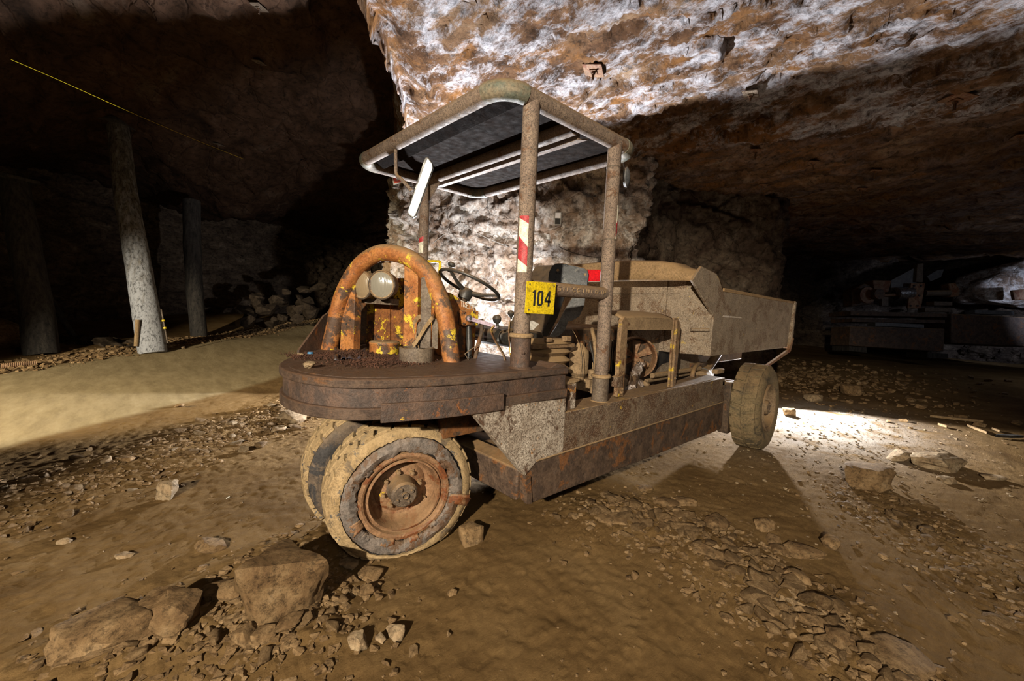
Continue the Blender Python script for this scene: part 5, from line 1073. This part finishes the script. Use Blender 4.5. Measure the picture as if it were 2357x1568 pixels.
while cnt < 5200:
    u = r.rand(); v = r.normal(0, 1)
    c = np.array([-.95, 1.0]) * (1 - u) + np.array([-.42, .70]) * u + r.normal(0, .075, 2) + np.array([0, 0])
    if r.rand() < .35: c = np.array([-.60, .55]) + r.normal(0, .12, 2) * np.array([1.2, .8])
    if c[0] < -1.02 or (c[0] < -.8 and c[1] < .2): continue
    hgt = .02 * math.exp(-((c[0] + .62) ** 2 + (c[1] - .95) ** 2) / .03) * r.rand() * 1.6 + .004 * r.rand(); s = .0035 + .005 * r.rand(); a = r.normal(0, 1, 3); a /= np.linalg.norm(a); b = np.cross(a, [.3, .5, .8]); b /= np.linalg.norm(b); k = len(V); p = np.array([c[0], c[1], 1.097 + hgt])
    V += [tuple(p + a * s), tuple(p + b * s * .6), tuple(p - a * s), tuple(p - b * s * .6), tuple(p + np.cross(a, b) * s * .6)]; F += [(k, k + 1, k + 4), (k + 1, k + 2, k + 4), (k + 2, k + 3, k + 4), (k + 3, k, k + 4), (k, k + 3, k + 2, k + 1)]; cnt += 1
tag(obj('leaf_litter', MB().add(V, F), MAT['leaf'], None, smooth=False), 'dark crumbled leaf litter heaped along the lamp guard on the deck', 'leaves', kind='stuff')
c = ghit(521, 1150); tag(obj('cigarette_butt', MB().tube([c + Vector((0, 0, .008)), c + Vector((.02, .012, .01))], .004, 8), MAT['white_tape'], None), 'white cigarette butt on the dirt left of the front wheels', 'cigarette butt')
# ------------------------------------------------------------------ timber props
def prop(base, top, r0, r1, depth, label, mat, seed, slope=0):
    A = dep(*base, depth); B = dep(*top, depth + slope); A.z = hz(A.x, A.y) - .03; Pth = []; rs = []; n = 46
    L_ = []
    for k in range(n + 1):
        t = k / n; Pth.append(A.lerp(B, t) + Vector((.03 * vn(np.array([[t * 3, seed, 0]]), 1)[0], .03 * vn(np.array([[t * 3, seed, 5]]), 1)[0], 0))); rs.append((r0 + (r1 - r0) * t) * (1 + .04 * vn(np.array([[t * 9, seed, 9]]), 2)[0]))
    mb = MB().tube(Pth, rs, 40)
    V = np.array(mb.v); V2 = V + (.012 * fbm(V * np.array([14, 14, 2.5]), 3, seed))[:, None] * np.array([1, 1, 0]); mb.v = [tuple(p) for p in V2]
    T_ = thing('timber_prop', label, 'prop', tuple(A)); obj('trunk', mb, MAT[mat], T_, angle=60); return T_, B
t1, b1 = prop((350, 797), (268, 290), .265, .20, 9.35, 'tall leaning timber prop, pale grey towards the foot, left of the machine', 'prop', 3, .3)
obj('head_board', MB().box(b1 + Vector((0, 0, .05)), (.72, .5, .07), Matrix.Rotation(.9, 3, 'Z')), MAT['prop_dark'], t1, bevel=.01)
t2, b2 = prop((100, 800), (28, 415), .27, .22, 8.6, 'dark rotten timber prop near the left edge of the view', 'prop_dark', 5)
obj('head_board', MB().box(b2 + Vector((0, 0, .04)), (.65, .45, .07), Matrix.Rotation(.7, 3, 'Z')), MAT['prop_dark'], t2, bevel=.01)
t3, b3 = prop((457, 771), (440, 462), .20, .22, 12.2, 'shorter timber prop with peeling bark, farthest of the three', 'prop_dark', 8)
def rod(a, b, d, r_, mat, name, label, cat, d2=None):
    A = dep(*a, d); B = dep(*b, d2 or d); return tag(obj(name, MB().tube([A, A.lerp(B, .5), B], r_, 10), MAT[mat], None), label, cat)
rod((170, 776), (95, 655), 10.1, .06, 'prop_dark', 'leaning_pole', 'thin pole leaning in the dark between the two left props', 'pole')
rod((40, 812), (134, 803), 8.6, .11, 'prop_dark', 'fallen_timber', 'short squared timber lying on the bank at the left', 'timber', 8.9)
rod((313, 797), (317, 736), 9.1, .04, 'strap', 'wooden_stake', 'brown stake standing against the left of the tall pale prop', 'stake')
T_ = thing('survey_rod', 'thin rod with two yellow bands standing right of the tall pale prop', 'rod', tuple(dep(386, 790, 9.3)))
obj('rod', MB().tube([dep(386, 790, 9.3), dep(371, 712, 9.3)], .014, 8), MAT['grey_steel'], T_)
for f_ in (.42, .64): obj('yellow_band', MB().tube([dep(386 - 15 * f_, 790 - 78 * f_, 9.28), dep(386 - 15 * (f_ + .05), 790 - 78 * (f_ + .05), 9.28)], .03, 8), MAT['yellow'], T_)
hx = []; A = ghit(0, 850); B = ghit(84, 842); A.z += .05; B.z += .05; d_ = (B - A).normalized()
for k in range(220): hx.append(A.lerp(B, k / 219) + Vector((0, 0, .04)) * math.cos(k * .55) + Vector((-d_.y, d_.x, 0)) * .04 * math.sin(k * .55))
tag(obj('rusty_spring', MB().tube(hx, .01, 6), MAT['rim'], None), 'rusty coil spring lying on the gravel at the left edge', 'spring')
cb_ = [on(x, y, 'z', 4.3) for x, y in ((25, 137), (130, 182), (250, 236), (350, 280), (450, 322), (560, 366))]
tag(obj('yellow_cord', MB().tube(smoothpath(cb_, 6), .0022, 6), MAT['yellow'], None), 'thin yellow cord stretched under the roof of the side gallery', 'cord')
# ------------------------------------------------------------------ roof bolts
def roof_hit(px, py, z0=4.0):
    best = None
    for k_ in ('ceiling', 'ceiling.001'):
        h = BV[k_].ray_cast(CV, ray(px, py).normalized())[0]
        if h and (best is None or (h - CV).length < (best - CV).length): best = h
    return best
def roofbolt(p, s, yaw, label, down=.09, mat='grey_steel', group=None):
    T_ = thing('roof_bolt', label, 'roof bolt', tuple(p), group); R_ = Matrix.Rotation(yaw, 3, 'Z') @ Matrix.Rotation(.14, 3, 'X')
    obj('bearing_plate', MB().box(p + Vector((0, 0, -.05)), (s, s * .8, .012), R_).box(p + Vector((0, 0, -.06)), (s * .35, s * .3, .02), R_), MAT[mat], T_, bevel=.004)
    obj('bolt_end', MB().tube([p + Vector((0, 0, .15)), p + Vector((0, 0, -.05 - down))], .014, 8).bolt(p + Vector((0, 0, -.06)), (0, 0, -1), .024, .03), MAT['hull_low'], T_)
roofbolt(roof_hit(1366, 158) + Vector((0, 0, .03)), .26, .5, 'rusty roof bolt plate above the rear of the canopy', .10, 'rim')
roofbolt(roof_hit(1728, 213) + Vector((0, 0, .03)), .2, .2, 'pale holed roof bolt plate in the middle of the lit roof', .08, 'box')
roofbolt(roof_hit(2200, 225) + Vector((0, 0, .03)), .28, .9, 'roof bolt plate near the right end of the lit roof', .12, 'rim')
for x, y, lb in ((1740, 345, 'dark roof bolt just beyond the edge of the lit roof'), (1872, 372, 'roof bolt with a hanging end in the brown shade of the roof'), (2015, 392, 'roof bolt in the dark roof, right of the hanging one'), (1756, 425, 'roof bolt plate low in the dark roof above the skip'), (1983, 434, 'lowest roof bolt in the dark right roof'), (2350, 312, 'roof bolt at the right edge of the view')):
    roofbolt(roof_hit(x, y) + Vector((0, 0, .03)), .2, .4, lb, .14, 'rim')
for x, y, lb in ((596, 12, 'roof bolt plate at the very top of the dark side roof'), (599, 142, 'roof bolt plate below the topmost one in the dark side roof'), (503, 330, 'small roof bolt plate right of the tall pale prop')):
    p = roof_hit(x, y) + Vector((0, 0, .02)); roofbolt(p, .22, .6, lb, .1, 'grey_steel')
# ------------------------------------------------------------------ pillar fittings
PN = Vector((-.83, -.55, 0)).normalized(); PP = Vector((4.3, 4.2, 1)) + PN * .42
def pw(x, y, o=0):
    h = BV['wall_pillar'].ray_cast(CV, ray(x, y).normalized())[0]; h = h or onp(x, y, PP, PN); return h - ray(x, y).normalized() * (.03 + o)
T_ = thing('floodlight', 'small grey floodlight fixed to the rock behind the canopy posts', 'floodlight', tuple(pw(1284, 503, .12)))
c = pw(1284, 503, .12); ex_ = Vector((PN.y, -PN.x, 0)); ez = Vector((0, 0, 1))
fr = (c - CV).normalized(); fx_ = Vector((-.78, -.62, -.05)).normalized()
def fbx(w0, w1, h0, h1, d0, d1):
    s_ = fx_.cross(ez).normalized(); return MB().prism([c + s_ * w0 + ez * h0 + fx_ * d0, c + s_ * w1 + ez * h0 + fx_ * d0, c + s_ * w1 + ez * h1 + fx_ * d0, c + s_ * w0 + ez * h1 + fx_ * d0], fx_ * (d1 - d0))
obj('housing', fbx(-.07, .07, -.125, .125, -.06, 0), MAT['cable'], T_, bevel=.01)
obj('lens', fbx(-.05, .05, .01, .105, 0, .006), MAT['mirror'], T_)
obj('front_panel', fbx(-.05, .05, -.105, 0, 0, .006), MAT['ink'], T_)
obj('bracket', MB().tube([c + fx_ * -.02 + ez * .0, c - PN * .4], .012, 8), MAT['grey_steel'], T_)
for nm, pts, lb in (('power_cable', [(988, 566), (1022, 540), (1060, 512)], 'pale cable on the rock rising from the far canopy post to the iron spike'), ('power_cable', [(1060, 512), (1100, 538), (1150, 560), (1190, 574), (1230, 566), (1262, 545)], 'pale cable sagging across the bright rock behind the near post'), ('power_cable', [(1262, 548), (1290, 570), (1330, 585), (1372, 592), (1400, 588)], 'dark cable sagging right of the white junction box')):
    tag(obj(nm, MB().tube(smoothpath([pw(*p_) for p_ in pts], 6), .008, 8), MAT['cable'] if 'pale' in lb else MAT['black'], None), lb, 'cable')
tag(obj('iron_spike', MB().tube([pw(1057, 520, -.2), pw(1061, 506, .05)], .012, 8), MAT['cable'], None), 'short iron spike holding the cables in the bright rock', 'spike')
tag(obj('junction_box', MB().box(pw(1262, 545), (.06, .06, .10)), MAT['sign_white'], None, bevel=.008), 'small white junction box below the floodlight', 'junction box')
# ------------------------------------------------------------------ old machinery in the right gallery
FW = Vector(Rm[2])
def bp_(pts, d, th=.1): return MB().prism([dep(x, y, d) for x, y in pts], FW * th)
Dm = 13.0
T_ = thing('crusher_frame', 'dark derelict machine with a triangular arm, standing in the right gallery', 'machine', tuple(dep(2070, 818, Dm)))
obj('trough', bp_([(1957, 752), (2175, 757), (2172, 810), (1955, 796)], Dm, .8), MAT['hull_low'], T_, bevel=.02)
obj('skid_block', bp_([(1955, 797), (1995, 800), (1995, 812), (1955, 808)], Dm, .7), MAT['prop_dark'], T_)
obj('skid_block', bp_([(2135, 812), (2182, 815), (2182, 826), (2135, 824)], Dm, .7), MAT['prop_dark'], T_)
obj('side_beam', bp_([(2015, 742), (2127, 747), (2127, 755), (2015, 750)], Dm - .1, .3), MAT['seat_side'], T_)
obj('deck_beams', bp_([(1958, 716), (2180, 722), (2180, 730), (1958, 726)], Dm, .9), MAT['hull_low'], T_)
obj('deck_beams', bp_([(1962, 733), (2175, 737), (2175, 744), (1962, 741)], Dm + .2, .9), MAT['hull_low'], T_)
obj('triangular_arm', bp_([(2052, 645), (2110, 614), (2110, 655), (2085, 658), (2060, 668), (2050, 672)], Dm + .1, .12), MAT['seat_side'], T_)
obj('end_post', bp_([(2112, 607), (2126, 606), (2124, 650), (2109, 649)], Dm, .16), MAT['grey_steel'], T_, bevel=.01)
hp_ = obj('holed_plate', bp_([(2097, 652), (2130, 652), (2120, 710), (2089, 710)], Dm - .1, .06), MAT['rim'], T_, bevel=.01)
for x, y in ((2104, 658), (2120, 658), (2100, 681), (2116, 681), (2096, 704), (2112, 704)): obj('bolt_hole', MB().lathe([(.03, 0), (.03, .01), (0, .01)], dep(x, y, Dm - .11), -FW, 12), MAT['ink'], hp_)
obj('drum', MB().tube([dep(2062, 676, Dm), dep(2096, 674, Dm)], .19, 20), MAT['chrome'], T_)
obj('shaft', MB().tube([dep(2016, 681, Dm), dep(2062, 679, Dm)], .045, 12), MAT['rim'], T_)
obj('gear_wheel', MB().lathe([(.25, 0), (.25, .1), (.17, .1), (.17, .04), (0, .04)], dep(1992, 680, Dm), -FW, 24), MAT['rim'], T_)
obj('gear_wheel', MB().lathe([(.16, 0), (.16, .14), (0, .14)], dep(2016, 678, Dm - .1), -FW, 24), MAT['hull_low'], T_)
obj('gear_housing', bp_([(1962, 668), (1990, 652), (2012, 660), (2012, 700), (1962, 706)], Dm + .2, .4), MAT['hull_low'], T_, bevel=.03)
obj('open_hopper', bp_([(2009, 645), (2052, 646), (2045, 672), (2028, 674), (2013, 668)], Dm + .1, .3), MAT['rim'], T_, bevel=.01)
obj('frame_post', bp_([(2030, 684), (2045, 684), (2045, 704), (2030, 704)], Dm, .1), MAT['grey_steel'], T_)
obj('long_tube', MB().tube([dep(2128, 675, Dm), dep(2185, 674, Dm)], .09, 14), MAT['grey_steel'], T_)
obj('drum_end', bp_([(2185, 652), (2200, 650), (2212, 668), (2208, 682), (2190, 684)], Dm, .3), MAT['rim'], T_, bevel=.04)
T_ = thing('scrap_plate', 'bent grey sheet of scrap behind the derelict machine', 'scrap', tuple(dep(2150, 650, Dm + .5))); obj('sheet', bp_([(2134, 636), (2158, 622), (2173, 620), (2166, 638), (2142, 648)], Dm + .5, .03), MAT['seat_side'], T_)
for i, (x0, x1, y, lb) in enumerate(((2150, 2192, 694, 'short grey block on top of the dark beams, upper one'), (2130, 2188, 709, 'longer grey block below the short one on the dark beams'))):
    tag(obj('steel_block', bp_([(x0, y), (x1, y + 1), (x1, y + 9), (x0, y + 9)], Dm - .15, .25), MAT['grey_steel'], None), lb, 'block')
tag(obj('long_trough', bp_([(2190, 722), (2400, 732), (2400, 800), (2190, 790)], Dm + .3, 1.2), MAT['hull_low'], None, bevel=.03), 'second dark steel trough at the right edge of the gallery', 'trough')
tag(obj('flat_beam', bp_([(2244, 714), (2334, 716), (2334, 725), (2244, 722)], Dm + .1, .3), MAT['seat_side'], None), 'flat grey beam lying on the second dark trough', 'beam')
tag(obj('holed_bracket', bp_([(2332, 668), (2380, 664), (2380, 690), (2336, 690)], Dm + .2, .1), MAT['rim'], None, bevel=.02), 'rusty bracket with holes cut by the right edge of the view', 'bracket')

bm = hull_mesh(777, 22, .05, 4); me = bpy.data.meshes.new('boulder'); rc_ = dep(2345, 650, 14.6)
for v in bm.verts: v.co = Vector((v.co.x * 4.0, v.co.y * 1.6, v.co.z * 1.7))
bm.to_mesh(me); bm.free(); me.materials.append(MAT['wall']); me.shade_smooth(); o = bpy.data.objects.new('boulder', me); col.objects.link(o); o.location = (rc_.x, rc_.y, rc_.z - .1); o.rotation_euler.z = IMG_R
tag(o, 'blue-lit pale rock mass behind the old machinery at the right edge', 'rock')
